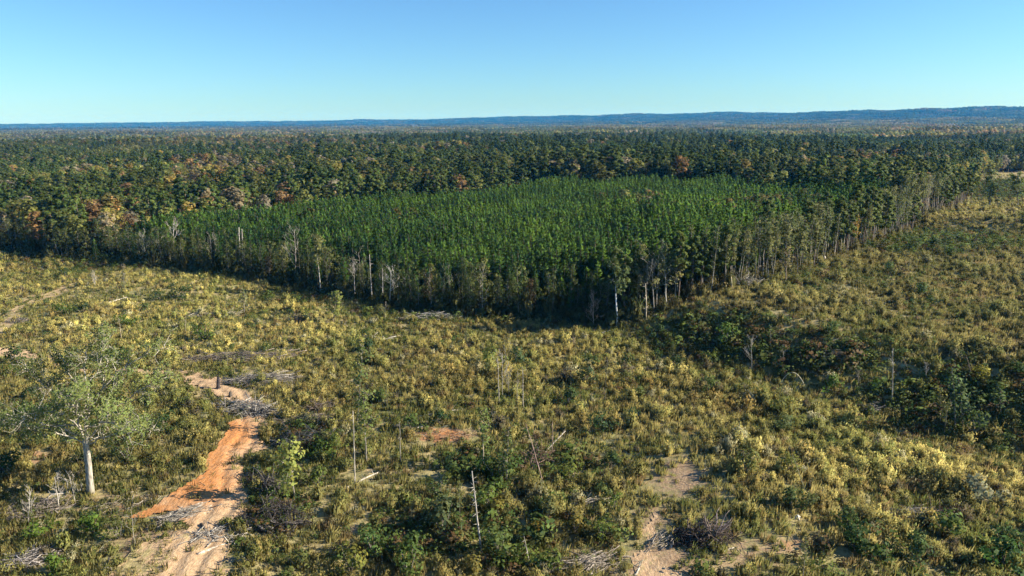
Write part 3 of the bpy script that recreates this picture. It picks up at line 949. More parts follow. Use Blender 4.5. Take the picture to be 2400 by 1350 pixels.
# ------------------------------------------------------------------ mature forest
AUTUMN = [(500, 385, 90, 22, 1), (580, 395, 60, 22, .9), (460, 410, 70, 20, .8), (300, 478, 110, 22, .9), (250, 470, 70, 20, .7), (420, 480, 50, 20, .6), (900, 405, 150, 14, .55), (1020, 408, 60, 14, .6),
          (700, 350, 200, 12, .55), (1000, 350, 160, 10, .5), (1980, 312, 140, 8, .6), (2230, 310, 180, 12, .7), (2080, 365, 130, 6, .5), (1500, 470, 60, 20, .6), (60, 475, 60, 18, .5), (1480, 460, 40, 14, .8), (1990, 510, 30, 20, .8),
          (560, 330, 300, 12, .5), (150, 400, 200, 30, .3), (640, 440, 120, 16, .4), (380, 430, 120, 20, .35), (1300, 318, 300, 5, .3), (800, 310, 500, 6, .3), (1900, 295, 600, 6, .3)]
SHADE = [(1000, 402, 200, 30)]
P_DARK, P_LITE = np.array([0.085, 0.145, 0.042]), np.array([0.19, 0.245, 0.066])
tall_pine_lib, hardwood_lib = [], []
for i in range(5):
    tr, lf = tall_pine_parts(400 + i, (20, 22, 19, 23, 18)[i], (.55, .6, .62, .5, .68)[i], 18, 34, (2.9, 3.1, 3.3, 2.8, 3.2)[i], 1.15)
    tall_pine_lib.append((tube_mesh('trunk', tr, M_pine_bark, 5), leaf_mesh('crown', lf, M_needle), merged_model('tall_pine', tr[:8], lf, M_needle_s, M_trunk_s)))
for i in range(6):
    tr, lf = hardwood_parts(430 + i, (17, 18, 15, 19, 16, 17)[i], (.75, .8, .82, .72, .85, .78)[i], 20, 38, (3.3, 3.6, 3.0, 3.5, 2.9, 3.8)[i], 1.0, 1.6)
    hardwood_lib.append((tube_mesh('trunk', tr, M_bark, 5), leaf_mesh('crown', lf, M_leaf), merged_model('hardwood', tr[:8], lf, M_leaf_s, M_trunk_s)))

def place_tree(name, lib, p, s, rz, col, label, cat, group=None, bark_col=None, sx=1.0):
    sx = sx * (1.2 if name in ('hardwood_tree', 'tall_pine_tree') else 1.0)
    t = thing(name, label, cat, p, rz, (s * sx, s * sx, s), group)
    obj('trunk', lib[0], t, None, bark_col if bark_col is not None else (.15, .13, .11))
    obj('crown', lib[1], t, None, col)
    return t

def grove_model(name, seed, kind, size=38.0, nt=26):
    r = np.random.default_rng(seed)
    parts = []
    g = int(math.sqrt(nt))
    for i in range(g):
        for j in range(g):
            c = (np.array([i, j]) + .5 + r.uniform(-.4, .4, 2)) / g * size - size / 2
            H = r.uniform(13, 22); w = r.uniform(2.6, 4.2)
            n = 34
            d = unit(r.normal(0, 1, (n, 3))); d[:, 2] = np.abs(d[:, 2]) * 1.2 - .2
            P = np.array([c[0], c[1], H - w * 1.3]) + d * [w, w, w * 1.3] * r.uniform(.6, 1.05, (n, 1))
            L = list(leaves(P, 2.3, d + [0, 0, .2], r, .8))
            L[3] = np.clip(L[3] * .4 + r.uniform(0, .6), 0, 1)
            parts.append((tuple(L), np.clip(.4 + .6 * (d[:, 2] + .2), 0, 1).repeat(4)))
    lf = join_leaf(parts)
    return bpy.data.objects.new(name, leaf_mesh(name, lf, M_leaf_s))

N160, N220 = make_noise(160, 31, 12), make_noise(220, 32, 12)
def stand(x, y):
    return np.tanh(3.0 * (N300(x * .8 + 130, y * 1.7) + .5 * N220(x, y)))

def forest_tints(x, y, u, v, r):
    n = len(x)
    aut = ell(u, v, AUTUMN)
    dist = np.hypot(x, y)
    mixv = N90(x, y) + .8 * N300(x, y)
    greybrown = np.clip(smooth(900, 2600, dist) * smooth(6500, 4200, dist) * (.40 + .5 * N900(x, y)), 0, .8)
    hard = r.uniform(0, 1, n) < np.clip(.42 + .28 * mixv + .7 * aut + .12 * (u < 900), .05, .95)
    t = np.clip(.45 + .3 * N90(x + 500, y) + r.normal(0, .28, n), 0, 1)
    col = lerp(P_DARK, P_LITE, t)
    hc = lerp((0.14, 0.185, 0.060), (0.31, 0.31, 0.095), r.uniform(0, 1, n))
    q = r.uniform(0, 1, n)
    pa = np.clip(.15 + .65 * aut, 0, .8)
    k = q < pa
    pal = np.array([(0.46, 0.35, 0.11), (0.42, 0.25, 0.11), (0.36, 0.225, 0.12), (0.42, 0.37, 0.11), (0.34, 0.30, 0.10), (0.38, 0.31, 0.21)])
    hc[k] = pal[r.integers(0, len(pal), k.sum())]
    k = (q > .95 - .3 * greybrown); hc[k] = (0.40, 0.345, 0.275)
    col = np.where(hard[:, None], hc, col)
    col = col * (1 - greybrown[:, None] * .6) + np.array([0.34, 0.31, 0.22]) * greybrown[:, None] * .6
    st = stand(x, y)
    dry = np.clip(.45 * N160(x, y) + .25 * N900(x, y) - .1, 0, .6)
    col = col + (np.array([0.30, 0.245, 0.105]) - col) * (dry * .7)[:, None]
    col = col * (1 + .22 * st)[:, None]
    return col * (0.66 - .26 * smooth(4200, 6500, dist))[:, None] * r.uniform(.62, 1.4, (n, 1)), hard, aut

def scatter_forest():
    r = np.random.default_rng(500)
    x, y = grid_scatter(-1150, 1150, 120, 1300, 5.4, r)
    k = in_view(x, y, 55, .90) & ~inside(CLEAR, x, y) & ~inside(PLANT, x, y) & (np.hypot(x, y) < 1300); x, y = x[k], y[k]
    d = edge_dist(x, y)
    z = hgt(x, y); u, v = project(x, y, z + 15)
    right_gap = (u > 2240) & (v > 392) & (y < 420)
    k = (d > 3.5) & ~right_gap & (r.uniform(0, 1, len(x)) < .95); x, y, z, u, v = x[k], y[k], z[k], u[k], v[k]
    # trees planted in hollows inside the plantation
    x2, y2 = grid_scatter(-200, 300, 130, 420, 6.0, r)
    k = inside(PLANT, x2, y2) & (edge_dist(x2, y2) > 8); x2, y2 = x2[k], y2[k]
    z2 = hgt(x2, y2); u2, v2 = project(x2, y2, z2 + 9)
    k = r.uniform(0, 1, len(x2)) < ell(u2, v2, HARD_IN_PLANT) * .75
    nin = k.sum()
    x, y, z, u, v = (np.concatenate([a, b[k]]) for a, b in ((x, x2), (y, y2), (z, z2), (u, u2), (v, v2)))
    n = len(x)
    col, hard, aut = forest_tints(x, y, u, v, r)
    inp = np.arange(n) >= n - nin
    hard[inp] = True
    kk = inp & (aut < .2); col[kk] = lerp((0.07, 0.085, 0.03), (0.16, 0.13, 0.05), r.uniform(0, 1, kk.sum()))
    s = r.uniform(.74, 1.04, n) * (1 + .10 * N90(x, y) - .13 * stand(x, y) * smooth(380, 520, np.hypot(x, y)))
    s *= 1 - .12 * smooth(1500, 2200, u) - .10 * (u < 700)
    s[inp] = r.uniform(.5, .72, nin)
    dist = np.hypot(x, y)
    vis = (u > -30) & (u < 2430)
    real = np.zeros(n, bool)
    for h, m in ((True, 270), (False, 290)):
        ii = np.nonzero((hard == h) & vis)[0]
        real[ii[np.argsort(dist[ii] - 60 * (aut[ii] > .5))[:m]]] = True
    for i in np.nonzero(real)[0]:
        p = (x[i], y[i], z[i] - .1)
        where = ('of the old wood ' if not inp[i] else 'among the young pines ') + wood_part(u[i])
        size = 'tall' if s[i] > .92 else 'low' if s[i] < .80 else 'middling'
        if hard[i]:
            c = col[i]
            shade = 'orange brown' if c[0] > c[1] * 1.5 else ('yellow' if c[0] > .17 and c[0] > c[1] * 1.05 else ('grey brown' if c[0] > c[1] * 1.15 else 'olive green'))
            place_tree('hardwood_tree', hardwood_lib[r.integers(0, 6)], p, s[i], r.uniform(0, 6.28), c * 1.0, f'{size} {shade} broadleaf tree {where}', 'tree', f'{size} {shade} broadleaf trees {where}')
        else:
            lite = 'dark green' if col[i].sum() < .15 else 'lighter green'
            place_tree('tall_pine_tree', tall_pine_lib[r.integers(0, 5)], p, s[i], r.uniform(0, 6.28), col[i], f'{size} {lite} old pine {where}', 'pine tree', f'{size} {lite} old pines {where}')
    for h, nm, lb, lib in ((True, 'broadleaf_forest', 'olive, yellow and brown broadleaf trees of the wide forest', hardwood_lib), (False, 'pine_forest', 'dark green tall pines of the wide forest behind the plantation', tall_pine_lib)):
        k = (hard == h) & ~real; m = k.sum()
        w = s[k] * r.uniform(1.1, 1.45, m)
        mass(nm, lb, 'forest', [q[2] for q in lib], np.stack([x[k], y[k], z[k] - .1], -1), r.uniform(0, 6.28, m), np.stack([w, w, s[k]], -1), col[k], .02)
    print('forest', n)
    # distant forest: groves
    X, Y, S = [], [], []
    for (ra, rb, st) in ((1280, 2600, 34), (2600, 5200, 50), (5200, 12500, 90)):
        a, b = grid_scatter(-rb, rb, 0, rb, st, r)
        q = np.hypot(a, b); k = (q > ra) & (q < rb) & (np.abs(a) < .90 * b + 60)
        X.append(a[k]); Y.append(b[k]); S.append(np.full(k.sum(), st / 34.0))
    x, y, s = np.concatenate(X), np.concatenate(Y), np.concatenate(S)
    z = hgt(x, y); u, v = project(x, y, z + 15)
    col, hard, aut = forest_tints(x, y, u, v, r)
    n = len(x)
    hz = r.uniform(.8, 1.1, n) * np.where(s > 2, 1.25, 1.0)
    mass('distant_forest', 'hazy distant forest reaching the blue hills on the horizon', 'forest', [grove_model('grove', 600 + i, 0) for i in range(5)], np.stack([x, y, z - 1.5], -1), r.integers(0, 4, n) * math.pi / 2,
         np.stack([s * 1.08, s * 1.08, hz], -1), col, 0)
    print('groves', n)
scatter_forest()


# ------------------------------------------------------------------ trees along the forest edge
PALE, GREYB, TAN, DARKB = (.34, .31, .26), (.22, .20, .17), (.36, .30, .22), (.12, .10, .085)
sparse_lib = []
for i in range(7):
    ln, lf = sparse_tree_parts(700 + i, 14.0, (430, 330, 500, 260, 560, 400, 200)[i], (1.7, 1.4, 2.0, 1.5, 2.2, 1.3, 1.6)[i], (.25, .35, .2, .4, .2, .2, .3)[i], .38, .11, 15)
    sparse_lib.append((tube_mesh('trunk', ln, M_bark, 4), leaf_mesh('crown', lf, M_leaf)))
open_lib = []                                   # trees of the sunlit edge: long bare pale stems, leaves only high up
for i in range(6):
    ln, lf = sparse_tree_parts(720 + i, 14.5, (380, 300, 440, 240, 340, 200)[i], (1.5, 1.2, 1.8, 1.3, 1.6, 1.2)[i], (.5, .58, .45, .6, .52, .4)[i], .40, .10, 12)
    open_lib.append((tube_mesh('trunk', ln, M_bark, 4), leaf_mesh('crown', lf, M_leaf)))
edge_lib = []
for i in range(6):
    tr, lf = hardwood_parts(740 + i, 13.5, (.68, .78, .62, .82, .7, .8)[i], 14, 40, (2.1, 2.5, 1.9, 2.3, 2.7, 2.0)[i], .42, (1.0, 1.2, .95, 1.1, 1.25, 1.0)[i], .15)
    edge_lib.append((tube_mesh('trunk', tr, M_bark, 5), leaf_mesh('crown', lf, M_leaf)))
bare_lib = [tube_mesh('trunk', bare_tree_lines(770 + i, 13, .13, 4, (0, 0), .6, 8, .4), M_bark, 4) for i in range(3)]

def edge_sections(u):
    for lim, nm in ((140, 'at the left border of the forest edge'), (330, 'on the left forest edge'), (560, 'on the edge left of the double snag'), (790, 'on the edge right of the double snag'),
                    (1040, 'in deep shade on the front edge'), (1300, 'on the edge above the shadow strip'), (1500, 'around the forest corner')):
        if u < lim: return nm
    for lim, nm in ((1720, 'just right of the forest corner'), (1900, 'on the sunlit edge before the broken pole'), (2060, 'beside the big lone pine of the sunlit edge'), (2120, 'beyond the golden yellow edge tree'), (2180, 'towards the far end of the sunlit edge'), (9999, 'at the far end of the sunlit edge')):
        if u < lim: return nm

def edge_trees():
    r = np.random.default_rng(800)
    seg = np.linalg.norm(np.diff(edge_w, axis=0), axis=1); cum = np.concatenate([[0], np.cumsum(seg)])
    i0, i1 = 1, 26
    pos = cum[i0]
    while pos < cum[i1]:
        k = min(np.searchsorted(cum, pos, 'right') - 1, len(seg) - 1)
        a, b = edge_w[k], edge_w[k + 1]
        t = (pos - cum[k]) / seg[k]
        c = a + (b - a) * t
        tn = (b - a) / seg[k]; nn = np.array([-tn[1], tn[0]])        # into the wood
        right = pos > cum[16]
        rows = 3 if right else 2
        for row in range(rows):
            p = c + nn * (row * 2.3 + r.uniform(-.6, 1.6)) + tn * r.uniform(-1.2, 1.2)
            z = float(hgt(*p)); u, v = project(p[0], p[1], z)
            where = edge_sections(u)
            loc = (p[0], p[1], z - .05)
            q = r.uniform()
            grow_ = .86 + .10 * smooth(1700, 2200, u)
            if right:
                if q < .60:
                    s = r.uniform(.75, 1.05) * grow_
                    col = lerp((0.075, 0.11, 0.036), (0.175, 0.175, 0.072), [r.uniform()])[0]
                    t_ = place_tree('edge_tree', open_lib[r.integers(0, 6)], loc, s, r.uniform(0, 6.28), col, f'thin pale trunked tree with sparse leaves {where}', 'tree', f'sparse trees {where}', np.array(PALE) * r.uniform(.65, 1.35), 1.1)
                elif q < .80:
                    s = r.uniform(.62, .85) * grow_
                    place_tree('edge_pine', tall_pine_lib[r.integers(0, 5)], loc, s, r.uniform(0, 6.28), lerp(P_DARK, P_LITE, [r.uniform(.5, 1.2)])[0] * .6, f'slender pine with bare lower trunk {where}', 'pine tree', f'slender pines {where}', (.3, .24, .19))
                elif q < .9:
                    s = r.uniform(.65, .95) * grow_
                    place_tree('edge_tree', edge_lib[r.integers(0, 6)], loc, s, r.uniform(0, 6.28), (.13, .145, .05), f'olive green leafy tree {where}', 'tree', f'olive leafy trees {where}', PALE)
                else:
                    o = obj('bare_tree', bare_lib[r.integers(0, 3)], None, loc, PALE); o.rotation_euler = (0, 0, r.uniform(0, 6.28)); o.scale = (r.uniform(.6, .95),) * 3
                    tag(o, f'leafless pale grey tree {where}', 'dead tree', f'leafless trees {where}')
            else:
                if q < .42:
                    s = r.uniform(.55, .88)
                    col = lerp((0.055, 0.09, 0.028), (0.16, 0.165, 0.058), [r.uniform()])[0]
                    place_tree('edge_tree', edge_lib[r.integers(0, 6)], loc, s, r.uniform(0, 6.28), col, f'olive green leafy tree {where}', 'tree', f'olive leafy trees {where}', np.array(GREYB) * r.uniform(.4, 1.0))
                elif q < .66:
                    s = r.uniform(.52, .85)
                    place_tree('edge_tree', sparse_lib[r.integers(0, 7)], loc, s, r.uniform(0, 6.28), (.08, .10, .035), f'thin tree with sparse leaves {where}', 'tree', f'thin sparse trees {where}', np.array(GREYB) * r.uniform(.5, 1.1))
                elif q < .84:
                    o = obj('young_pine', pine_things[r.integers(0, 6)], None, loc, PINE_GREEN * r.uniform(.8, 1.2)); o.scale = (r.uniform(.5, .9),) * 3
                    tag(o, f'dark young pine {where}', 'pine tree', f'dark young pines {where}')
                elif q < .97:
                    place_tree('edge_tree', edge_lib[r.integers(0, 6)], loc, r.uniform(.45, .7), 0, (.13, .085, .045) if q < .88 else (.085, .11, .035), f'small ' + ('rusty brown' if q < .88 else 'dark green') + f' tree {where}', 'tree', ('rusty brown' if q < .88 else 'small dark green') + f' trees {where}', GREYB)
                else:
                    o = obj('bare_tree', bare_lib[r.integers(0, 3)], None, loc, PALE); o.rotation_euler = (0, 0, r.uniform(0, 6.28)); o.scale = (r.uniform(.6, .95),) * 3
                    tag(o, f'leafless pale grey tree {where}', 'dead tree', f'leafless trees {where}')
        pos += r.uniform(1.9, 3.0) if right else r.uniform(2.3, 3.6)
    # understorey that closes the foot of the edge
    n = 3200
    k = r.integers(1, 26, n); t = r.uniform(0, 1, n)
    a, b = edge_w[k], edge_w[k + 1]
    tn = unit(b - a); nn = np.stack([-tn[:, 1], tn[:, 0]], -1)
    p = a + (b - a) * t[:, None] + nn * (r.uniform(-1.5, 9.5, n))[:, None]
    z = hgt(p[:, 0], p[:, 1])
    rt = (k >= 17)
    col = np.where(rt[:, None], lerp((0.075, 0.095, 0.035), (0.20, 0.165, 0.08), r.uniform(0, 1, n)), lerp((0.04, 0.065, 0.022), (0.09, 0.095, 0.035), r.uniform(0, 1, n)))
    s = r.uniform(1.0, 2.2, n) * np.where(r.uniform(0, 1, n) < .3, 1.7, 1) * np.where(rt, .55, 1)
    mass('edge_undergrowth', 'low scrub and saplings closing the foot of the forest edge', 'undergrowth', mound_models + weed_models[:2], np.column_stack([p, z - .1]), r.uniform(0, 6.28, n), np.stack([s * .8, s * .8, s * 1.1], -1), col, .1)
edge_trees()

# ------------------------------------------------------------------ single trees, snags and poles, each at its own place
def standing(kind, base_px, top_px, label, cat, col=None, bark_col=PALE, seed=0, r0=.11, name=None, n_leaf=150, spread=1.6, low=.35, nb=10, leaf=.38, group=None):
    B = ground(*base_px); T = top_of(B, *top_px)
    H = T[2] - B[2]; lean = (T[0] - B[0], 0)
    loc = (B[0], B[1], B[2] - .05)
    if kind == 'bare':
        ln = bare_tree_lines(seed, H, r0, 4, lean, .6, nb, low)
        o = obj(name or 'dead_tree', tube_mesh('dead_tree', ln, M_bark, 5), None, loc, bark_col)
        return tag(o, label, cat, group)
    if kind == 'pole':
        r = np.random.default_rng(seed)
        P = wobble((0, 0, -.3), (lean[0], 0, H), 8, .012, r)
        ln = [(P, np.linspace(r0, r0 * .45, 8))]
        for k in range(nb):
            f = r.uniform(low, .97) * 7; i = min(int(f), 6); b = P[i] + (P[i + 1] - P[i]) * (f - i)
            a = r.uniform(0, 6.28); L = r.uniform(.15, .6) * spread
            ln.append((np.array([b, b + np.array([math.cos(a), math.sin(a), r.uniform(-.2, .5)]) * L]), np.array([r0 * .3, .012])))
        o = obj(name or 'dead_pole', tube_mesh('dead_pole', ln, M_bark, 5), None, loc, bark_col)
        return tag(o, label, cat, group)
    ln, lf = sparse_tree_parts(seed, H, n_leaf, spread, low, leaf, r0, nb)
    # lean the whole model towards its top
    sh = lambda V: V + np.outer(np.clip(V[:, 2] / H, 0, 1.2), [lean[0], 0, 0])
    ln = [(sh(np.asarray(p)), q) for p, q in ln]
    lf = (sh(lf[0]), *lf[1:])
    t = thing(name or 'sapling', label, cat, loc, 0, 1, group)
    obj('trunk', tube_mesh('trunk', ln, M_bark, 5), t, None, bark_col)
    obj('crown', leaf_mesh('crown', lf, M_leaf), t, None, col)
    return t

S = standing
# in the clearing
S('pole', (832, 1129), (827, 962), 'tall straight pale dead pole left of the orange bare patch', 'dead tree', seed=1, r0=.10, nb=6)
S('leaf', (859, 1084), (851, 925), 'leafy pole tree with green top right beside the tall pale dead pole', 'tree', (0.143, 0.175, 0.055), GREYB, 2, .11, None, 260, 1.7, .3, 14, .4)
S('leaf', (836, 1000), (838, 800), 'slender green sapling standing behind the leafy pole tree', 'tree', (0.110, 0.143, 0.049), GREYB, 3, .08, None, 280, 1.6, .25, 14, .4)
S('pole', (939, 1084), (936, 988), 'short grey dead pole just left of the orange bare patch', 'dead tree', bark_col=GREYB, seed=4, r0=.08, nb=10)
S('leaf', (1133, 1093), (1137, 955), 'slim green sapling with pale trunk between orange patch and bare poles', 'tree', (0.132, 0.170, 0.055), TAN, 5, .09, None, 200, 1.3, .45, 12, .36)
S('leaf', (1187, 1133), (1182, 1008), 'narrow young tree with sparse pale green leaves right of slim sapling', 'tree', (0.165, 0.186, 0.066), GREYB, 6, .08, None, 170, 1.2, .2, 12, .34)
S('pole', (1276, 1134), (1232, 992), 'thin reddish dead stem leaning left over dark brambles', 'dead tree', bark_col=(.34, .24, .2), seed=7, r0=.07, nb=8)
S('pole', (1296, 1072), (1295, 988), 'short reddish dead stem behind the leaning log', 'dead tree', bark_col=(.34, .25, .2), seed=8, r0=.06, nb=6)
S('pole', (1129, 1298), (1106, 1103), 'tall white dead pine snag in the middle foreground', 'dead tree', bark_col=(.38, .35, .31), seed=9, r0=.105, nb=26, spread=1.3, low=.25, name='snag')
S('pole', (1244, 1330), (1228, 1256), 'pale leaning dead stem right of the white snag', 'dead tree', seed=10, r0=.07, nb=4)
S('pole', (1170, 948), (1166, 838), 'leftmost bare pole of the cluster in the middle of the clearing', 'dead tree', seed=11, r0=.08, nb=12, group='cluster of bare poles')
S('bare', (1177, 934), (1177, 826), 'tallest twiggy pole of the cluster in the middle of the clearing', 'dead tree', seed=12, r0=.08, group='cluster of bare poles')
S('bare', (1192, 930), (1190, 868), 'shortest pole of the cluster in the middle of the clearing', 'dead tree', seed=13, r0=.06, bark_col=GREYB, group='cluster of bare poles')
S('pole', (1211, 936), (1213, 868), 'thin grey pole beside the rightmost pole of the cluster', 'dead tree', seed=14, r0=.06, bark_col=GREYB, group='cluster of bare poles')
S('pole', (1228, 961), (1224, 858), 'rightmost bare pole of the cluster in the middle of the clearing', 'dead tree', seed=15, r0=.08, nb=12, group='cluster of bare poles')
S('pole', (2091, 952), (2093, 815), 'tall pale branching pole on the dark slope at the right', 'dead tree', seed=16, r0=.10, nb=18, spread=1.6, low=.3)
S('bare', (1762, 872), (1762, 793), 'pale forked dead sapling left of the arched bent stem', 'dead tree', seed=17, r0=.07, nb=9)
S('pole', (1807, 818), (1805, 762), 'thin straight pole on the bank above the forked sapling', 'dead tree', seed=18, r0=.06, nb=6, bark_col=GREYB)
S('leaf', (2241, 1010), (2240, 864), 'vine covered leaning tree, left of two on the dark slope', 'tree', (0.083, 0.126, 0.044), GREYB, 19, .10, 'vine_tree', 280, 1.3, .12, 16, .42)
S('leaf', (2257, 1004), (2256, 888), 'vine covered tree, right of two on the dark slope', 'tree', (0.077, 0.121, 0.044), GREYB, 20, .09, 'vine_tree', 230, .9, .1, 14, .42)
S('leaf', (2207, 1000), (2209, 918), 'thin yellowish sapling just left of the vine covered trees', 'tree', (0.175, 0.175, 0.055), TAN, 21, .07, None, 120, .9, .3, 10, .36)
S('leaf', (2347, 970), (2350, 905), 'leafy post like stem right of the vine covered trees', 'tree', (0.077, 0.121, 0.044), GREYB, 22, .07, None, 150, .7, .15, 10, .36)
S('pole', (2133, 872), (2117, 836), 'short bent dead stem right of the tall branching pole', 'dead tree', seed=23, r0=.06, nb=4, bark_col=TAN)
S('pole', (2281, 885), (2265, 832), 'reddish leaning dead stem above the vine covered trees', 'dead tree', seed=24, r0=.06, nb=6, bark_col=(.36, .27, .2))
S('pole', (1894, 1161), (1857, 1064), 'long thin greenish stem leaning left in the straw weeds', 'dead tree', seed=25, r0=.055, nb=3, bark_col=(.25, .25, .16))
S('bare', (2172, 890), (2170, 850), 'small bare forked bush stem beside the tall branching pole', 'dead tree', seed=27, r0=.05)
S('bare', (2014, 905), (2011, 868), 'small V shaped bare stem on the dark slope', 'dead tree', seed=28, r0=.06, bark_col=TAN)
S('pole', (1160, 1000), (1152, 960), 'small grey stick between cluster of poles and slim sapling', 'dead tree', seed=29, r0=.05, bark_col=GREYB)
S('leaf', (780, 757), (778, 688), 'yellow green young conifer near the shadow of the forest', 'pine tree', (0.186, 0.208, 0.060), TAN, 30, .09, 'young_conifer', 240, 1.5, .2, 14, .5)
S('leaf', (573, 738), (571, 685), 'wispy grey green sapling in the middle of the left field', 'tree', (0.143, 0.154, 0.077), GREYB, 31, .08, None, 90, 1.6, .2, 12, .4)
S('pole', (284, 795), (278, 745), 'pale dead stem left in the left field above the oak', 'dead tree', seed=32, r0=.07, bark_col=TAN)
S('pole', (255, 824), (247, 790), 'twin pale stick just above the oak crown', 'dead tree', seed=33, r0=.06, bark_col=TAN, nb=1)
S('pole', (433, 785), (435, 740), 'thin brown pole standing in the straw weeds of the left field', 'dead tree', seed=34, r0=.06, bark_col=TAN)
S('bare', (222, 672), (221, 636), 'pale grey leafless bush beside the grassy path', 'bush', seed=35, r0=.09, nb=16, low=.08, bark_col=(.40, .37, .33), name='bare_bush')
S('bare', (138, 1192), (128, 1117), 'bare white stemmed small tree left of the oak trunk', 'dead tree', seed=36, r0=.07, low=.2, bark_col=(.36, .33, .29))
S('bare', (64, 1228), (70, 1150), 'bare pale small tree nearest the left border of the clearing', 'dead tree', seed=37, r0=.07, low=.2, bark_col=(.34, .31, .27))
S('bare', (176, 1179), (160, 1110), 'thin bare stem right beside the oak trunk', 'dead tree', seed=38, r0=.05, low=.2, bark_col=(.34, .31, .27))
S('leaf', (691, 1170), (674, 1048), 'pale yellow green leaning sapling right of the orange track', 'tree', (0.296, 0.318, 0.094), PALE, 39, .09, None, 620, 1.9, .2, 18, .42)
S('bare', (290, 680), (291, 640), 'small leafless shrub on the crest of the left field', 'bush', seed=40, r0=.06, low=.1, bark_col=GREYB, name='bare_bush')
# along the forest edge
S('pole', (140, 604), (127, 566), 'leaning white broken snag at the left forest edge', 'dead tree', bark_col=(.42, .39, .34), seed=50, r0=.2, nb=2, name='snag')
S('bare', (340, 618), (337, 548), 'white branching dead tree on the left forest edge', 'dead tree', bark_col=(.42, .39, .34), seed=51, r0=.17)
S('bare', (408, 620), (405, 522), 'tall dead tree with pinkish bare crown on the left forest edge', 'dead tree', bark_col=(.52, .46, .42), seed=52, r0=.18, low=.6, nb=8)
S('pole', (563, 640), (560, 532), 'broken white double snag, left stem', 'dead tree', bark_col=(.42, .39, .34), seed=53, r0=.17, name='snag')
S('pole', (568, 641), (567, 536), 'broken white double snag, right stem', 'dead tree', bark_col=(.42, .39, .34), seed=54, r0=.15, name='snag')
S('bare', (691, 668), (690, 538), 'tall leafless grey tree between double snag and pale forked trunk', 'dead tree', bark_col=PALE, seed=55, r0=.16)
S('leaf', (749, 690), (747, 556), 'olive crowned tree with pale forked trunk on the shaded edge', 'tree', (0.165, 0.170, 0.060), (.5, .46, .4), 56, .17, 'edge_tree', 520, 2.3, .5, 16, .55)
S('bare', (832, 702), (829, 624), 'small bare tree with spreading white top on the shaded edge', 'dead tree', bark_col=(.40, .37, .33), seed=57, r0=.13, low=.7)
S('pole', (873, 713), (866, 596), 'tall thin white snag on the shaded edge', 'dead tree', bark_col=(.40, .37, .33), seed=58, r0=.13, name='snag')
S('pole', (899, 716), (896, 628), 'short white snag beside the bare bushy tree', 'dead tree', bark_col=(.40, .37, .33), seed=59, r0=.13, name='snag')
S('bare', (914, 720), (916, 632), 'bare bushy grey tree on the shaded edge', 'dead tree', bark_col=(.5, .47, .42), seed=60, r0=.13, low=.4, nb=14)
def place_at(lib, base, top, col, label, cat, bark_col, name='edge_tree', Hm=13.5, rz=0., sx=1.0):
    B = ground(*base); T = top_of(B, *top)
    return place_tree(name, lib, (B[0], B[1], B[2] - .05), (T[2] - B[2]) / Hm, rz, col, label, cat, None, bark_col, sx)
place_at(edge_lib[1], (1130, 741), (1128, 602), (0.170, 0.175, 0.060), 'tall olive crowned edge tree, middle of three above the shadow strip', 'tree', PALE, rz=1)
place_at(edge_lib[4], (1012, 732), (1010, 618), (0.165, 0.165, 0.055), 'round olive crowned edge tree, leftmost of three above the shadow strip', 'tree', PALE, rz=2)
place_at(edge_lib[3], (1215, 746), (1218, 612), (0.143, 0.170, 0.055), 'broad green crowned edge tree, rightmost of three above the shadow strip', 'tree', PALE, rz=3)
place_at(edge_lib[0], (1105, 742), (1103, 650), (0.143, 0.181, 0.060), 'small bright green edge tree with two leaf clumps below the middle olive crown', 'tree', PALE, rz=4)
S('leaf', (1446, 764), (1443, 585), 'dark crowned tree with a bright white trunk at the outer corner', 'tree', (0.083, 0.110, 0.039), (.78, .74, .68), 61, .2, 'white_trunk_tree', 620, 2.6, .42, 16, .6)
S('bare', (1392, 765), (1391, 690), 'thin dead reddish conifer left of the white trunked corner tree', 'dead tree', bark_col=(.42, .3, .22), seed=62, r0=.08, nb=22, low=.15)
S('pole', (1515, 752), (1513, 664), 'slim broken trunk with a bright lower end at the corner', 'dead tree', bark_col=(.6, .5, .36), seed=63, r0=.14, name='snag')
S('leaf', (1533, 733), (1531, 615), 'tall thin grey tree right of the slim broken trunk', 'tree', (0.154, 0.154, 0.066), PALE, 64, .13, 'edge_tree', 150, 1.8, .45, 14, .5)
S('leaf', (1562, 720), (1564, 600), 'tall pale forked tree, the highest just right of the corner', 'tree', (0.154, 0.159, 0.066), (.5, .46, .4), 65, .16, 'edge_tree', 260, 2.4, .4, 16, .5)
S('leaf', (1583, 710), (1582, 608), 'slim pale trunked tree standing right beside the forked one', 'tree', (0.165, 0.165, 0.066), PALE, 66, .12, 'edge_tree', 150, 1.8, .4, 14, .5)
S('leaf', (1800, 660), (1802, 545), 'thin dark trunked tree on the sunlit edge, left of its neighbour with a taller stem', 'tree', (0.121, 0.132, 0.049), GREYB, 67, .14, 'edge_tree', 200, 2.0, .5, 12, .55)
S('leaf', (1867, 646), (1868, 552), 'dark trunked slender tree midway along the sunlit edge', 'tree', (0.132, 0.137, 0.049), GREYB, 68, .14, 'edge_tree', 200, 2.0, .5, 12, .55)
S('leaf', (1840, 660), (1841, 585), 'short reddish trunked tree on the sunlit edge', 'tree', (0.175, 0.154, 0.066), (.4, .3, .24), 69, .12, 'edge_tree', 140, 1.7, .4, 12, .5)
S('leaf', (1908, 626), (1910, 535), 'reddish trunked slender tree left of the V shaped broken pole', 'tree', (0.121, 0.132, 0.049), (.36, .27, .22), 70, .15, 'edge_tree', 220, 2.0, .5, 12, .55)
place_at(tall_pine_lib[0], (1955, 600), (1957, 464), P_LITE * .6, 'big lone pine with a long bare reddish trunk on the sunlit edge', 'pine tree', (.42, .31, .25), 'tall_pine_tree', 20.0, 1.0, 1.0)
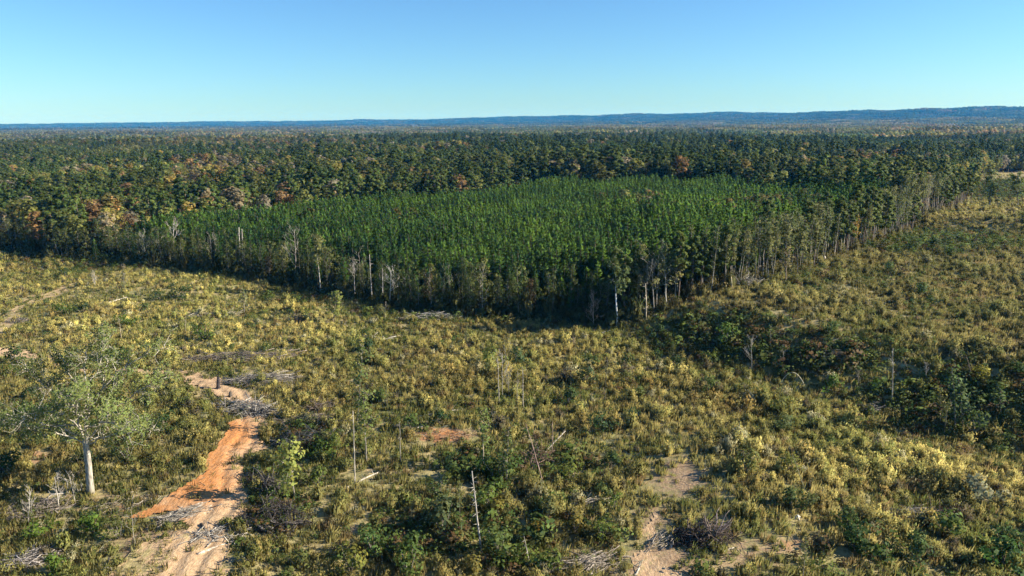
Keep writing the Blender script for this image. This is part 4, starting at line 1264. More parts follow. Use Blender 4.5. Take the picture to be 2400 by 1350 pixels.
S('pole', (1716, 678), (1714, 648), 'short yellowish post like stump on the sunlit edge', 'stump', bark_col=(.62, .5, .32), seed=72, r0=.2, nb=0, name='stump')
place_at(edge_lib[2], (1999, 590), (1997, 500), (0.373, 0.241, 0.055), 'golden yellow tree right of the big lone pine', 'tree', PALE, rz=1, sx=.75)
place_at(hardwood_lib[4], (1984, 430), (1983, 392), (.50, .27, .04), 'bright golden spire shaped tree before the dark old wood', 'tree', PALE, 'golden_tree', 16.0, 0, .62)
S('leaf', (2320, 486), (2321, 405), 'tall leafy green tree alone at the right end of the edge', 'tree', (0.132, 0.165, 0.060), GREYB, 74, .2, 'lone_tree', 620, 3.4, .25, 20, .8)
S('leaf', (2387, 486), (2386, 410), 'sparse green tree nearest the right border before the wood', 'tree', (0.132, 0.165, 0.060), GREYB, 75, .2, 'lone_tree', 560, 3.2, .3, 20, .8)
for k, (bx, by, ty) in enumerate([(2262, 486, 396), (2240, 488, 400), (2226, 492, 402), (2275, 480, 392), (2212, 496, 410)]):
    place_at(tall_pine_lib[k % 5], (bx, by), (bx + 1, ty), P_LITE * (.5 + .06 * k), ('pine with crooked pale trunk', 'straight slender pine', 'shorter pine', 'tallest pine', 'leftmost pine')[k] + ' of the open group where the sunlit edge ends', 'pine tree', (.4, .32, .26), 'tall_pine_tree', 20.5, k, .9)

# the oak beside the track
def build_oak():
    r = np.random.default_rng(900)
    B = ground(213, 1156)
    def pt(px, py, dy=0.0):
        p = top_of(B, px, py) - B
        return p + np.array([0, dy, 0])
    def path(pts): return np.array([pt(*q) for q in pts])
    root = thing('oak_tree', 'large spreading oak with a pale grey trunk beside the orange track', 'tree', (B[0], B[1], B[2] - .1))
    main = path([(213, 1162), (211, 1120), (208, 1080), (204, 1045), (202, 1015), (201, 985)])
    main_r = np.array([.44, .29, .25, .22, .18, .14]); 
    second = path([(206, 1160, .2), (202, 1110, .2), (197, 1070, .25), (192, 1040, .3), (187, 1010, .3)])
    second_r = np.array([.26, .18, .15, .13, .10])
    obj('trunk', tube_mesh('trunk', [(main, main_r), (second, second_r)], M_oak_bark, 10), root)
    LIMBS = [
        [(202, 1015), (203, 960, -.3), (208, 900, -.6), (200, 835, -.4)], [(203, 1030), (225, 998, .4), (236, 955, .8), (262, 880, 1.2)],
        [(187, 1010, .3), (172, 960, .8), (152, 900, 1.4), (125, 850, 1.6)], [(205, 1040), (250, 1012, -1), (300, 995, -1.8), (345, 990, -2.2)],
        [(192, 1040, .3), (150, 1003, -.8), (120, 988, -1.5), (95, 990, -2)], [(225, 998, .4), (275, 950, 1.2), (330, 915, 2), (360, 905, 2.5)],
        [(172, 960, .8), (122, 920, .2), (98, 885, -.6), (85, 862, -.8)], [(201, 985), (206, 940, -2), (222, 905, -3.6), (240, 880, -4.6)],
        [(202, 1010), (190, 960, -1.8), (165, 930, -3.4), (140, 925, -4.8)], [(201, 985), (212, 930, 1.8), (205, 880, 3.4), (180, 845, 4.4)],
        [(203, 960), (235, 900, 2), (300, 850, 3.6), (335, 845, 4.6)], [(204, 1035), (232, 1025, 1.5), (285, 1030, 3), (330, 1040, 3.6)],
        [(190, 1020, .3), (155, 1030, 1.5), (115, 1035, 2.6), (100, 1040, 3)], [(208, 900, -.6), (225, 865, .5), (230, 825, 1), (240, 800, 1)],
        [(203, 1000), (245, 970, -2), (300, 955, -3.4), (345, 950, -4.2)], [(186, 1000, .3), (140, 975, -2), (95, 945, -3.4), (92, 935, -4)]]
    tips = []
    for k, lm in enumerate(LIMBS):
        P0 = path(lm)
        # smooth the limb and make it crooked
        t = np.linspace(0, 3, 9); P = np.stack([np.interp(t, range(4), P0[:, c]) for c in range(3)], -1)
        P[1:] += r.normal(0, .16, (8, 3))
        lines = [(P, np.linspace(.115, .035, 9) * (1.15 if k < 3 else .8), 9)]
        for q in range(2, 9):
            for _ in range(3 if q > 3 else 2):
                d = unit(unit(P[q] - P[q - 1]) * .5 + unit(r.normal(0, 1, 3)) * .8 + [0, 0, .12])
                grow(P[q], d, r.uniform(.85, 1.7), .042, 2, r, lines, .75, (2, 3), .1, .62, tips, .010, .3)
        obj('limb', tube_mesh('limb', [(p, w) for p, w, _ in lines], M_oak_bark, 5), root)
    tips = np.array(tips)
    print('oak tips', len(tips))
    sel = r.uniform(0, 1, len(tips)) < min(1.0, 2300 / len(tips))
    tips = tips[sel]
    n = len(tips) * 8
    P = np.repeat(tips, 8, 0) + r.normal(0, .20, (n, 3))
    ctr = P.mean(0) + [0, 0, -1.0]
    L = leaves(P, .22, P - ctr + [0, 0, 1], r, .75, 0, .5, .7)
    o = obj('crown', leaf_mesh('crown', (*L, np.ones(len(L[0]))), M_leaf), root, None, (.205, .25, .09))
build_oak()

# ------------------------------------------------------------------ shrubs
shrub_lib = []
for i in range(6):
    r_ = np.random.default_rng(950 + i)
    cs = np.stack([r_.normal(0, .45, 9), r_.normal(0, .45, 9), r_.uniform(.35, 1.55, 9) * (1, 1.2, .8, 1.4, .7, 1.1)[i]], -1)
    lf = clumps(r_, cs, r_.uniform(.35, .62, 9), 34, .24, .9, .65)
    st = [(np.array([[0, 0, -.1], c * [.5, .5, .55], c]), np.array([.035, .025, .01])) for c in cs]
    shrub_lib.append((tube_mesh('stems', st, M_bark, 4), leaf_mesh('leaves', lf, M_leaf)))
G_B, G_D, G_G, G_Y, G_O = (.12, .185, .035), (.040, .075, .025), (.10, .125, .06), (.24, .22, .05), (.12, .13, .045)
SHRUBS = [
    (218, 1250, 1.35, G_B, 'bright green rounded shrub standing below the oak trunk'), (100, 1256, 1.15, G_B, 'bright green small shrub left of the rounded one below the oak'),
    (18, 1118, 1.5, G_D, 'dark green conical shrub at the left border beside the oak'), (267, 848, 2.0, G_D, 'dark green thicket right above the oak crown'), (292, 848, 1.4, (.11, .15, .04), 'lighter green bush joined to the dark thicket above the oak'),
    (385, 1013, 1.5, G_D, 'dark green shrub between the oak and the clay track'), (425, 1005, 1.2, G_O, 'olive shrub right of the dark one between oak and track'), (280, 1262, 1.35, G_O, 'olive shrub at the lower end of the orange clay'),
    (133, 1340, 1.2, G_B, 'green shrub beside the grey twig pile in the lower corner'), (755, 1063, 1.5, (.10, .15, .03), 'green shrub on the dark brush right of the track'), (790, 1055, 1.3, (.13, .16, .04), 'yellowish green shrub right of the green one above the leaning sapling'),
    (745, 1138, 1.3, (.15, .19, .05), 'light green shrub right of the leaning sapling'), (705, 1140, .9, G_O, 'small olive shrub at the foot of the leaning sapling'), (588, 1115, .9, G_D, 'dark little shrub on the right rim of the clay track'), (640, 1095, 1.1, G_O, 'olive bush between the track and the leaning sapling'),
    (1040, 1255, 2.3, G_G, 'big grey green shrub left of the white snag'), (876, 1300, 1.5, (.10, .16, .05), 'green pointed shrub in the lower middle left'), (925, 1300, 1.3, (.11, .16, .04), 'green shrub next to the pointed one'), (969, 1312, 1.6, (.09, .14, .04), 'dense green shrub nearest the lower border, left of the white snag'),
    (1173, 1305, 1.7, (.12, .16, .05), 'light green shrub right of the foot of the white snag'), (1213, 1318, 1.6, (.13, .17, .04), 'yellow green shrub right of the snag near the lower border'), (1124, 1115, 1.7, G_D, 'dark green shrub below the slim sapling'), (1165, 1130, 1.9, (.065, .11, .03), 'broad green shrub left of the narrow young tree'),
    (1342, 1122, 1.3, (.14, .17, .035), 'yellow green shrub right of the leaning reddish stem'), (1413, 1163, 1.2, (.12, .15, .05), 'pale green shrub left of the grey bare ground'), (1440, 1192, .9, (.13, .18, .04), 'small bright shrub right above the sandy path'), (1031, 1170, 1.4, (.09, .125, .05), 'grey green upright shrub left of the white snag top'),
    (1027, 995, 1.3, G_D, 'dark shrub under the long white log'), (1258, 1342, 1.5, (.12, .16, .04), 'green shrub at the lower border below the leaning pale stem'), (1111, 1340, 1.5, (.2, .17, .05), 'yellow brown leafy shrub at the lower border'), (1060, 1100, 1.2, (.09, .135, .05), 'green shrub left of the dark one below the slim sapling'),
    (1145, 1190, 1.7, (.12, .17, .04), 'leafy green bush right of the white snag'), (1165, 1205, 1.3, (.24, .2, .05), 'yellow leaved bush right of the white snag'), (1280, 1225, 1.4, (.14, .145, .06), 'pale olive tall bush between snag and sandy path'), (1285, 1195, 1.1, (.10, .14, .045), 'green bush behind the pale olive tall bush'),
    (1345, 1250, 1.3, (.2, .16, .045), 'golden bush right of the pale olive tall bush'), (1415, 1265, 1.0, (.13, .17, .035), 'bright little bush left of the sandy path'), (1260, 1255, 1.0, (.26, .19, .04), 'small orange yellow bush among dark shrubs in the lower middle'),
    (1955, 915, 1.5, (.10, .17, .035), 'vivid green bush below the dark bank'), (2055, 915, 1.4, (.085, .14, .03), 'dark vivid bush left of the tall branching pole'), (2105, 925, 1.3, (.19, .19, .045), 'yellow green bush at the foot of the tall branching pole'), (2300, 895, 1.4, (.27, .25, .045), 'bright yellow bush above the vine covered trees'),
    (2255, 985, 1.4, (.045, .085, .035), 'dark vine mound between the two vine covered trees'), (1705, 810, 1.9, (.09, .15, .035), 'large vivid green bush on the shaded bank'), (1660, 850, 1.5, (.11, .15, .045), 'green bush left of the forked dead sapling'), (1540, 790, 1.8, (.06, .10, .04), 'dark green bush just below the forest corner'),
    (1855, 1190, 1.3, (.10, .14, .05), 'green bush left of the pale stump'), (1885, 1195, 1.0, (.11, .13, .05), 'olive bush beside the pale stump'), (1980, 1235, 1.4, (.065, .10, .035), 'dark bush right of the pale stump'), (2030, 1300, 1.9, (.06, .10, .03), 'dark green thicket near the lower border right of centre'), (2000, 1285, 1.3, (.04, .08, .025), 'very dark bush left of the thicket near the lower border'),
    (2150, 1310, 1.6, (.08, .125, .045), 'grey green bush right of the thicket near the lower border'), (2350, 1330, 2.0, (.055, .11, .03), 'dark green shrub in the lower right corner'), (2370, 1280, 1.6, (.08, .135, .05), 'blue green bush at the right border above the corner shrub'), (2215, 1260, 1.8, (.12, .165, .045), 'light green leafy bush below the long grey brush pile'), (2290, 1170, 1.9, (.26, .26, .18), 'pale silvery bush in the lower right'),
    (1852, 1108, 1.2, (.18, .19, .05), 'yellow green weed bush left of the leaning greenish stem'), (1745, 1115, 1.5, (.15, .16, .05), 'olive bush right of the grey bare ground'), (1825, 970, 1.6, (.16, .17, .05), 'olive yellow bush in the straw weeds left of the dark slope'), (1835, 1015, 1.5, (.11, .14, .06), 'grey green mound in the straw weeds'),
    (427, 702, 1.9, G_D, 'dark green shrub in the middle of the left field'), (300, 762, 1.7, (.10, .16, .03), 'vivid green shrub in the left field above the oak'), (155, 735, 1.7, (.10, .15, .035), 'green bush right of the grassy path'), (195, 730, 1.6, (.05, .08, .035), 'dark pointed bush right of the green one by the grassy path'),
    (480, 795, 2.0, (.11, .16, .045), 'green mound in the left field above the long brush pile'), (40, 855, 1.7, (.06, .10, .03), 'dark green bush by the sandy bend at the left border'), (30, 880, 1.6, (.15, .18, .045), 'yellow green bush below the dark one at the left border'), (1150, 855, 2.2, (.16, .19, .05), 'bright green bush left of the cluster of bare poles'), (1210, 850, 2.0, (.09, .13, .055), 'dark green bush behind the cluster of bare poles'),
    (1330, 950, 1.7, (.06, .10, .04), 'dark green bush right of the cluster of bare poles'), (1370, 900, 1.5, (.065, .1, .045), 'blue green bush further right of the cluster of bare poles'), (1415, 1010, 1.7, (.055, .095, .04), 'dark bush above the grey bare ground'), (895, 940, 1.6, (.10, .14, .045), 'green bush behind the leafy pole tree'), (860, 830, 1.7, (.06, .10, .045), 'dark bush under the white fork shaped branches'),
    (1470, 865, 1.6, (.13, .155, .05), 'olive bush in the straw weeds below the forest corner'), (60, 990, 1.7, (.12, .17, .05), 'light green bush left of the oak crown'), (25, 1010, 1.4, (.16, .19, .05), 'yellow green bush at the left border beside the oak crown'), (300, 1080, 1.6, (.12, .14, .05), 'olive green bush right of the oak trunk'), (365, 1085, 1.3, (.17, .16, .055), 'straw coloured bush between oak and track'),
    (185, 1090, 1.2, (.04, .06, .03), 'dark hollow bush behind the oak trunk'), (960, 1350, 1.6, (.10, .15, .04), 'green bush cut by the lower border left of the snag'), (820, 1345, 1.7, (.19, .19, .045), 'yellow green bush at the lower border, leftmost of the middle row'), (590, 1320, 1.3, (.16, .16, .05), 'straw green bush right of the long pale log'), (700, 1330, 1.3, (.13, .15, .05), 'olive bush at the lower border right of the track'),
    (2080, 640, 1.6, (.07, .11, .04), 'dark green bush on the far right field'), (2160, 690, 1.7, (.08, .13, .045), 'green bush alone in the middle of the far right field'), (1500, 930, 1.3, (.12, .15, .05), 'olive green low bush above the bare ground'), (720, 990, 1.2, (.10, .11, .08), 'greyish bush among dead brush right of the track'),
]
def shrubs():
    r = np.random.default_rng(960)
    for (px, py, s, col, lab) in SHRUBS:
        B = ground(px, py)
        t = thing('shrub', lab, 'shrub', (B[0], B[1], B[2] - .05), r.uniform(0, 6.28), (s * r.uniform(.85, 1.1), s * r.uniform(.85, 1.1), s * .92), 'shrubs scattered over the clearing')
        L = shrub_lib[r.integers(0, 6)]
        obj('stems', L[0], t, None, GREYB)['kind'] = 'stuff'
        obj('leaves', L[1], t, None, np.array(col) * .95)
    # further unnamed bushes
    x, y = grid_scatter(-170, 200, 45, 235, 7.5, r)
    k = in_view(x, y, 4, .78) & inside(CLEAR, x, y) & ~on_track(x, y); x, y = x[k], y[k]
    z = hgt(x, y); u, v = project(x, y, z)
    bare, dark = ell(u, v, BARE), ell(u, v, DARK)
    k = r.uniform(0, 1, len(x)) < (.14 + .5 * dark) * (1 - bare)
    idx = np.nonzero(k)[0]
    for i in idx[:190]:
        s = r.uniform(.7, 1.5)
        q = r.uniform()
        nm, col = (('dark green', (.05, .085, .03)) if q < .4 else ('green', (.09, .13, .04)) if q < .75 else ('olive', (.14, .145, .05)) if q < .93 else ('yellowish', (.22, .2, .05)))
        zone = ('on the dark right hand slope' if dark[i] > .4 and u[i] > 1450 else 'among the dark brambles of the middle foreground' if dark[i] > .4 and u[i] > 800 else 'in the left field before the forest' if u[i] < 900 and v[i] < 850 else
                'among the weeds left of the white snag' if u[i] < 1100 else 'in the straw weeds right of the sandy path' if u[i] > 1500 and v[i] > 900 else 'in the far right field' if u[i] > 1500 else 'in the weeds between forest corner and snag')
        t = thing('shrub', f'{nm} bush {zone}', 'shrub', (x[i], y[i], z[i] - .05), r.uniform(0, 6.28), (s, s, s * r.uniform(.75, 1.1)), f'{nm} bushes {zone}')
        L = shrub_lib[r.integers(0, 6)]
        obj('stems', L[0], t, None, GREYB)['kind'] = 'stuff'
        obj('leaves', L[1], t, None, np.array(col) * r.uniform(.75, 1.15))
    print('shrubs', len(idx))
shrubs()

def saplings():
    r = np.random.default_rng(970)
    x, y = grid_scatter(-150, 190, 48, 200, 9.0, r)
    k = in_view(x, y, 2, .76) & inside(CLEAR, x, y) & ~on_track(x, y); x, y = x[k], y[k]
    z = hgt(x, y); u, v = project(x, y, z)
    k = r.uniform(0, 1, len(x)) < .10 + .22 * ell(u, v, DARK) + .15 * ell(u, v, [(900, 1050, 300, 150)])
    for i in np.nonzero(k)[0][:90]:
        zone = 'left field' if u[i] < 900 and v[i] < 850 else 'middle foreground' if u[i] < 1450 else 'right hand slope'
        s = r.uniform(.16, .34)
        if r.uniform() < .55:
            place_tree('sapling', sparse_lib[r.integers(0, 7)], (x[i], y[i], z[i]), s, r.uniform(0, 6.28), lerp((.08, .11, .035), (.19, .2, .07), [r.uniform()])[0], f'thin leafy sapling sticking out of the weeds of the {zone}', 'sapling', f'thin saplings of the {zone}', GREYB, r.uniform(1.0, 1.6))
        else:
            o = obj('dead_sapling', bare_lib[r.integers(0, 3)], None, (x[i], y[i], z[i]), np.array(PALE) * r.uniform(.6, 1.2))
            o.rotation_euler = (r.normal(0, .14), r.normal(0, .14), r.uniform(0, 6.28)); o.scale = (s * .9,) * 3
            tag(o, f'thin leafless stem sticking out of the weeds of the {zone}', 'dead sapling', f'thin leafless stems of the {zone}')
saplings()

def litter():
    r = np.random.default_rng(980)
    models = []
    for k in range(4):
        ln = []
        for q in range(5):
            a = r.uniform(0, 6.28); L = r.uniform(.3, 1.3); c = r.normal(0, .5, 2)
            d = np.array([math.cos(a), math.sin(a), r.normal(0, .06)]) * L / 2
            p = np.array([c[0], c[1], .05 + abs(d[2])])
            ln.append((wobble(p - d, p + d, 3, .05, r), np.array([.028, .022, .01])))
        models.append(bpy.data.objects.new('fallen_sticks', tube_mesh('fallen_sticks', ln, M_stick, 3)))
    x, y = grid_scatter(-120, 140, 40, 180, 1.9, r)
    k = in_view(x, y, 4, .78) & inside(CLEAR, x, y); x, y = x[k], y[k]
    z = hgt(x, y); u, v = project(x, y, z)
    tr = on_track(x, y)
    k = r.uniform(0, 1, len(x)) < np.where(tr, .14, .10 + .5 * ell(u, v, BARE) + .2 * ell(u, v, [(850, 1100, 350, 120)]))
    x, y, z = x[k], y[k], z[k]; n = len(x)
    col = lerp((.12, .10, .08), (.36, .32, .26), r.uniform(0, 1, n))
    mass('stick_litter', 'small fallen sticks and twigs strewn over the bare ground', 'sticks', models, np.stack([x, y, z + .06], -1), r.uniform(0, 6.28, n), r.uniform(.6, 1.6, n), col, .05)
litter()

# ------------------------------------------------------------------ felled wood: logs, stumps, brush piles
def log(a, b, rad, col, label, cat='log', seed=0, bend=.02, stubs=2, lift=0.0, name='log'):
    r = np.random.default_rng(seed)
    A, Bp = ground(*a), ground(*b)
    c = (A + Bp) / 2
    Pa, Pb = A - c + [0, 0, rad * .7], Bp - c + [0, 0, rad * .5 + lift]
    m = 7
    P = wobble(Pa, Pb, m, bend, r)
    xs, ys = P[:, 0] + c[0], P[:, 1] + c[1]
    g = hgt(xs, ys) - c[2] + rad * .45
    P[:, 2] = np.maximum(P[:, 2], g)
    t = thing(name, label, cat, tuple(c))
    obj('stem', tube_mesh('stem', [(P, np.linspace(rad, rad * .55, m))], M_bark, 7), t, None, col)
    for k in range(stubs):
        i = r.integers(2, m - 1); d = unit(r.normal(0, 1, 3) + unit(P[-1] - P[0]) * .8 + [0, 0, .6])
        q = P[i]; L = r.uniform(.4, 1.3)
        obj('branch', tube_mesh('branch', [(wobble(q, q + d * L, 4, .06, r), np.linspace(rad * .4, .012, 4))], M_bark, 4), t, None, col)
    return t
W_, LG = (.42, .38, .32), (.28, .25, .21)
log((433, 954), (515, 953), .16, W_, 'pale log poking out left of the brush pile on the track', seed=1)
log((462, 1302), (574, 1262), .15, (.6, .52, .42), 'long pale log across the lower end of the track', seed=2)
log((471, 1231), (513, 1276), .17, (.10, .085, .07), 'dark charred log lying on the track', seed=3, stubs=3)
log((248, 713), (299, 697), .17, W_, 'pale log lying alone in the left field', seed=4)
log((984, 977), (1072, 961), .13, W_, 'long white log above the orange bare patch', seed=5)
log((978, 1004), (999, 997), .11, (.5, .45, .4), 'short grey log left of the orange bare patch', seed=6, stubs=0)
log((800, 1151), (890, 1107), .13, W_, 'long pale log right of the leaning sapling', seed=7)
log((1160, 1144), (1210, 1133), .13, W_, 'pale arched log below the narrow young tree', seed=8, bend=.05)
log((1253, 1082), (1325, 1034), .11, LG, 'slanting grey log propped on brambles right of the middle', seed=9, lift=1.4)
log((1404, 785), (1432, 774), .17, W_, 'short white log below the forest corner', seed=10, stubs=0)
log((1517, 748), (1541, 739), .24, W_, 'thick pale log at the foot of the forest corner', seed=11, stubs=1)
log((800, 757), (826, 773), .15, W_, 'curved white branch below the young conifer', seed=12, bend=.1)
log((1928, 597), (1936, 628), .22, (.66, .6, .5), 'V shaped broken pole lying against the sunlit edge', seed=13, stubs=1)
log((1908, 817), (1970, 793), .11, LG, 'thin grey trunk lying on the shaded bank', seed=14, stubs=4)
log((1240, 1160), (1300, 1150), .08, GREYB, 'thin dark stick below the leaning reddish stem', seed=15)
log((440, 1215), (350, 1236), .07, LG, 'thin pole on the orange clay left of the small brush pile', seed=16)
log((255, 1310), (266, 1350), .10, GREYB, 'grey pole pointing at the camera near the lower border', seed=17)
log((1600, 1300), (1650, 1295), .06, LG, 'thin stick on the bare sand below the root heap', seed=18)
log((1690, 1296), (1720, 1284), .08, W_, 'short pale stick right of the root heap', seed=19)
log((1640, 1106), (1672, 1092), .06, W_, 'thin pale stick on the grey bare ground', seed=20)
log((1488, 1350), (1500, 1318), .10, W_, 'pale bent branch at the lower border on the sandy path', seed=21, bend=.08, stubs=3)
log((120, 1160), (192, 1155), .10, (.5, .46, .4), 'pale branch on the ground left of the oak trunk', seed=22, bend=.05)
log((1085, 1142), (1030, 1150), .05, GREYB, 'thin grey stick left of the slim sapling', seed=23)
log((690, 990), (800, 992), .07, (.5, .45, .38), 'long straight pale branch in the dead brush right of the track', seed=24)
log((310, 1245), (240, 1275), .08, LG, 'grey branch between the two olive shrubs by the clay', seed=25)
log((940, 745), (985, 742), .12, W_, 'white branch in the forest shadow left of the white brush', seed=26, stubs=4)
log((460, 738), (478, 735), .10, W_, 'small arched white branch in the left field', seed=27, bend=.14)
log((2235, 1255), (2245, 1240), .07, W_, 'short stick below the long grey brush pile', seed=28, stubs=0)
log((640, 1190), (660, 1162), .10, (.62, .48, .34), 'short log with a bright cut end beside the dark brush piles', seed=29, stubs=0)

def stump(px, py, h, rad, col, label, seed=0, lean=.1):
    r = np.random.default_rng(seed)
    B = ground(px, py)
    P = np.array([[0, 0, -.2], [0, 0, h * .3], [lean * h * .5, 0, h * .7], [lean * h, 0, h]])
    ln = [(P, np.array([rad * 1.5, rad, rad * .92, rad * .8]))]
    for k in range(5):
        a = k * 1.26 + r.uniform(-.3, .3)
        ln.append((np.array([[0, 0, .25], [math.cos(a) * rad * 1.6, math.sin(a) * rad * 1.6, .08], [math.cos(a) * rad * 3, math.sin(a) * rad * 3, -.1]]), np.array([rad * .5, rad * .35, .03])))
    for k in range(3):
        a = r.uniform(0, 6.28)
        ln.append((np.array([[lean * h, 0, h * .9], [lean * h + math.cos(a) * rad * .6, math.sin(a) * rad * .6, h * 1.25]]), np.array([rad * .3, .01])))
    tag(obj('stump', tube_mesh('stump', ln, M_bark, 8), None, tuple(B), col), label, 'stump')
stump(512, 911, 1.9, .27, (.045, .04, .045), 'tall dark stump at the bend of the track', 1)  # near-black, one even tone all round
stump(540, 930, .8, .25, (.08, .07, .06), 'small dark stump just above the brush pile on the track', 2)
stump(364, 880, 1.0, .35, (.06, .055, .05), 'dark stump on the upper part of the track', 3)
stump(388, 880, .9, .3, (.10, .08, .06), 'leaning dark stump right of the one on the upper track', 4, .6)
stump(1869, 1214, .3, .17, (.6, .56, .5), 'small white stump in the short grass right of centre', 5)

def arch(pxs, label):
    r = np.random.default_rng(77)
    A, Bp = ground(*pxs[0]), ground(*pxs[1])
    c = (A + Bp) / 2; t = np.linspace(0, 1, 12)[:, None]
    P = (A - c) * (1 - t) + (Bp - c) * t
    P[:, 2] += (np.sin(t[:, 0] * np.pi) ** .8) * 2.4 * (1 - .2 * t[:, 0])
    tag(obj('bent_stem', tube_mesh('bent_stem', [(P, np.linspace(.03, .06, 12))], M_bark, 6), None, tuple(c), (.6, .55, .4)), label, 'bent stem')
arch([(1826, 905), (1885, 903)], 'pale stem bent over in an arch at the foot of the dark bank')

def pile(px, py, L, W, H, ang, n, col, label, seed=0, big=10, spread=.5, blen=(1.5, 4.0), twigs=True, up=.15, radk=1.0, cat='brush pile', name='brush_pile'):
    """felled branches heaped up; ang = direction of the heap on the ground in degrees"""
    r = np.random.default_rng(seed + 1000)
    B = ground(px, py)
    t = thing(name, label, cat, (B[0], B[1], B[2]))
    ca, sa = math.cos(R(ang)), math.sin(R(ang))
    lines = []
    for k in range(n):
        q = unit(r.normal(0, 1, 2)) * math.sqrt(r.uniform()) 
        u_, w_ = q[0] * L / 2, q[1] * W / 2
        env = max(0, 1 - q[0] ** 2 * .8 - q[1] ** 2 * .8)
        z = H * env * r.uniform(.05, 1) + .04
        a = R(ang) + r.normal(0, spread) + (math.pi if r.uniform() < .5 else 0)
        ln = r.uniform(*blen); rad = (.022 + .05 * r.uniform() ** 2.5) * radk * (1.6 if k < big else 1)
        d = np.array([math.cos(a), math.sin(a), r.normal(.02, up)])
        c = np.array([u_ * ca - w_ * sa, u_ * sa + w_ * ca, z])
        P = wobble(c - d * ln / 2, c + d * ln / 2, 5, .035, r)
        g = hgt(P[:, 0] + B[0], P[:, 1] + B[1]) - B[2] + rad * .5
        P[:, 2] = np.maximum(P[:, 2], g)
        lines.append((P, np.linspace(rad, max(rad * .35, .008), 5)))
        if k >= big and r.uniform() < .5:
            e = P[3] + unit(d + r.normal(0, .5, 3)) * ln * .3
            lines.append((np.array([P[3], e]), np.array([rad * .5, .008])))
    shades = [np.array(col) * f for f in (1.0, .75, 1.3)]
    for k in range(big):
        obj('branch', tube_mesh('branch', [lines[k]], M_bark, 6), t, None, shades[k % 3])
    rest = lines[big:]
    for f in range(3):
        o = obj('twigs', tube_mesh('twigs', rest[f::3], M_bark, 4), t, None, shades[f]); o['kind'] = 'stuff'
    return t
PG, PD, PB = (.27, .245, .215), (.10, .09, .08), (.18, .15, .12)
pile(574, 962, 9.5, 4.2, 1.3, -18, 230, (0.300, 0.276, 0.246), 'grey brush pile lying across the orange track', 1, 16, .6, (1.6, 4.8), radk=1.3)
pile(612, 965, 5, 2.6, 1.0, -40, 90, (0.096, 0.096, 0.102), 'dark bluish end of felled branches right of the grey pile on the track', 2, 10, .35, (1.8, 4.2), radk=1.3)
pile(618, 893, 12, 4.2, 1.1, 4, 200, (0.252, 0.228, 0.204), 'wide grey brush pile beyond the dark stump', 3, 14, .45, (1.8, 5), radk=1.1)
pile(565, 842, 19, 4.2, 1.2, 4, 220, (0.216, 0.180, 0.156), 'long low brush pile in the left field', 4, 14, .3, (2, 6.5), radk=1.1)
pile(435, 1208, 4.6, 2.2, .7, 28, 120, PG, 'small grey brush heap on the orange clay', 5, 10, .35, (1.2, 3.2), radk=1.0)
pile(508, 1252, 6.2, 2.6, .45, 8, 110, (0.300, 0.276, 0.246), 'flat scatter of grey sticks around the charred log', 6, 10, .7, (.8, 3))
pile(622, 1145, 6.5, 2.6, 1.3, -48, 170, PD, 'dark brush pile on the right rim of the track', 7, 12, .3, (1.8, 4.6), radk=1.5)
pile(655, 1215, 7.0, 4.0, 1.6, -30, 230, (0.072, 0.063, 0.060), 'largest dark brush pile at the right side of the track', 8, 14, .7, (1.2, 3.6), up=.35)
pile(600, 1232, 4.6, 1.6, .7, -25, 60, (0.102, 0.090, 0.078), 'short dark stack of logs below the dark brush piles', 9, 12, .2, (1.8, 3.6), radk=2)
pile(715, 1040, 8, 4.0, 1.7, 0, 240, (0.069, 0.072, 0.078), 'dark bluish brush heap right of the upper track', 10, 10, 1.0, (1.0, 3.2), up=.5)
pile(757, 958, 5, 3, 1.0, 0, 130, (0.180, 0.144, 0.126), 'dead brown grey bush heap right of the track bend', 11, 6, 1.0, (.8, 2.2), up=.5)
pile(735, 988, 12, 4, .6, 2, 170, (0.198, 0.162, 0.132), 'spread of pale dead brush around the long straight branch', 12, 8, .6, (1, 3.6))
pile(72, 1316, 4.8, 3, .9, 20, 190, (0.288, 0.258, 0.240), 'grey twig pile in the lower left corner', 13, 8, .7, (1.0, 2.8))
pile(1000, 747, 12, 4, 1.3, 5, 120, (0.360, 0.336, 0.300), 'white brush in the shadow strip of the forest', 14, 12, .6, (2, 5), radk=1.2)
pile(1378, 1330, 7, 3, .8, 20, 150, (0.264, 0.228, 0.192), 'grey brush pile at the lower border left of the sandy path', 15, 12, .4, (1.4, 4))
pile(1386, 1184, 3.8, 1.6, .6, 15, 40, (0.300, 0.270, 0.228), 'few pale branches below the grey bare ground', 16, 10, .3, (1.6, 3.4))
pile(2155, 1207, 5.5, 2.2, .6, 2, 130, (0.300, 0.270, 0.228), 'long grey brush pile in the lower right', 17, 10, .25, (1.4, 3.6))
pile(2222, 1218, 5, 2.4, 1.0, 0, 170, (0.114, 0.078, 0.060), 'brown dead bush heap right of the long grey pile', 18, 4, 1.2, (.6, 1.8), up=.7)
pile(1693, 1037, 3.8, 1.4, .4, 3, 50, (0.288, 0.258, 0.228), 'flat bundle of grey sticks above the grey bare ground', 19, 8, .2, (1.4, 3.2))
pile(1052, 1020, 7, 4, .3, 5, 60, (0.288, 0.204, 0.144), 'thin reddish sticks strewn over the orange bare patch', 20, 8, .6, (1.2, 3.5), radk=.7)
pile(1975, 832, 6, 2.4, .8, 5, 90, (0.252, 0.228, 0.198), 'grey brush on the shaded bank', 21, 8, .4, (1.4, 3.6))
pile(1750, 670, 7, 3, 1.8, 0, 110, (0.300, 0.276, 0.246), 'pale brush leaning on the sunlit forest edge', 22, 8, .9, (1.4, 4), up=.6)
pile(700, 752, 4, 3, 1.2, 0, 110, (0.144, 0.120, 0.114), 'dark grey leafless bush heap near the young conifer', 23, 4, 1.2, (.8, 2.2), up=.6)
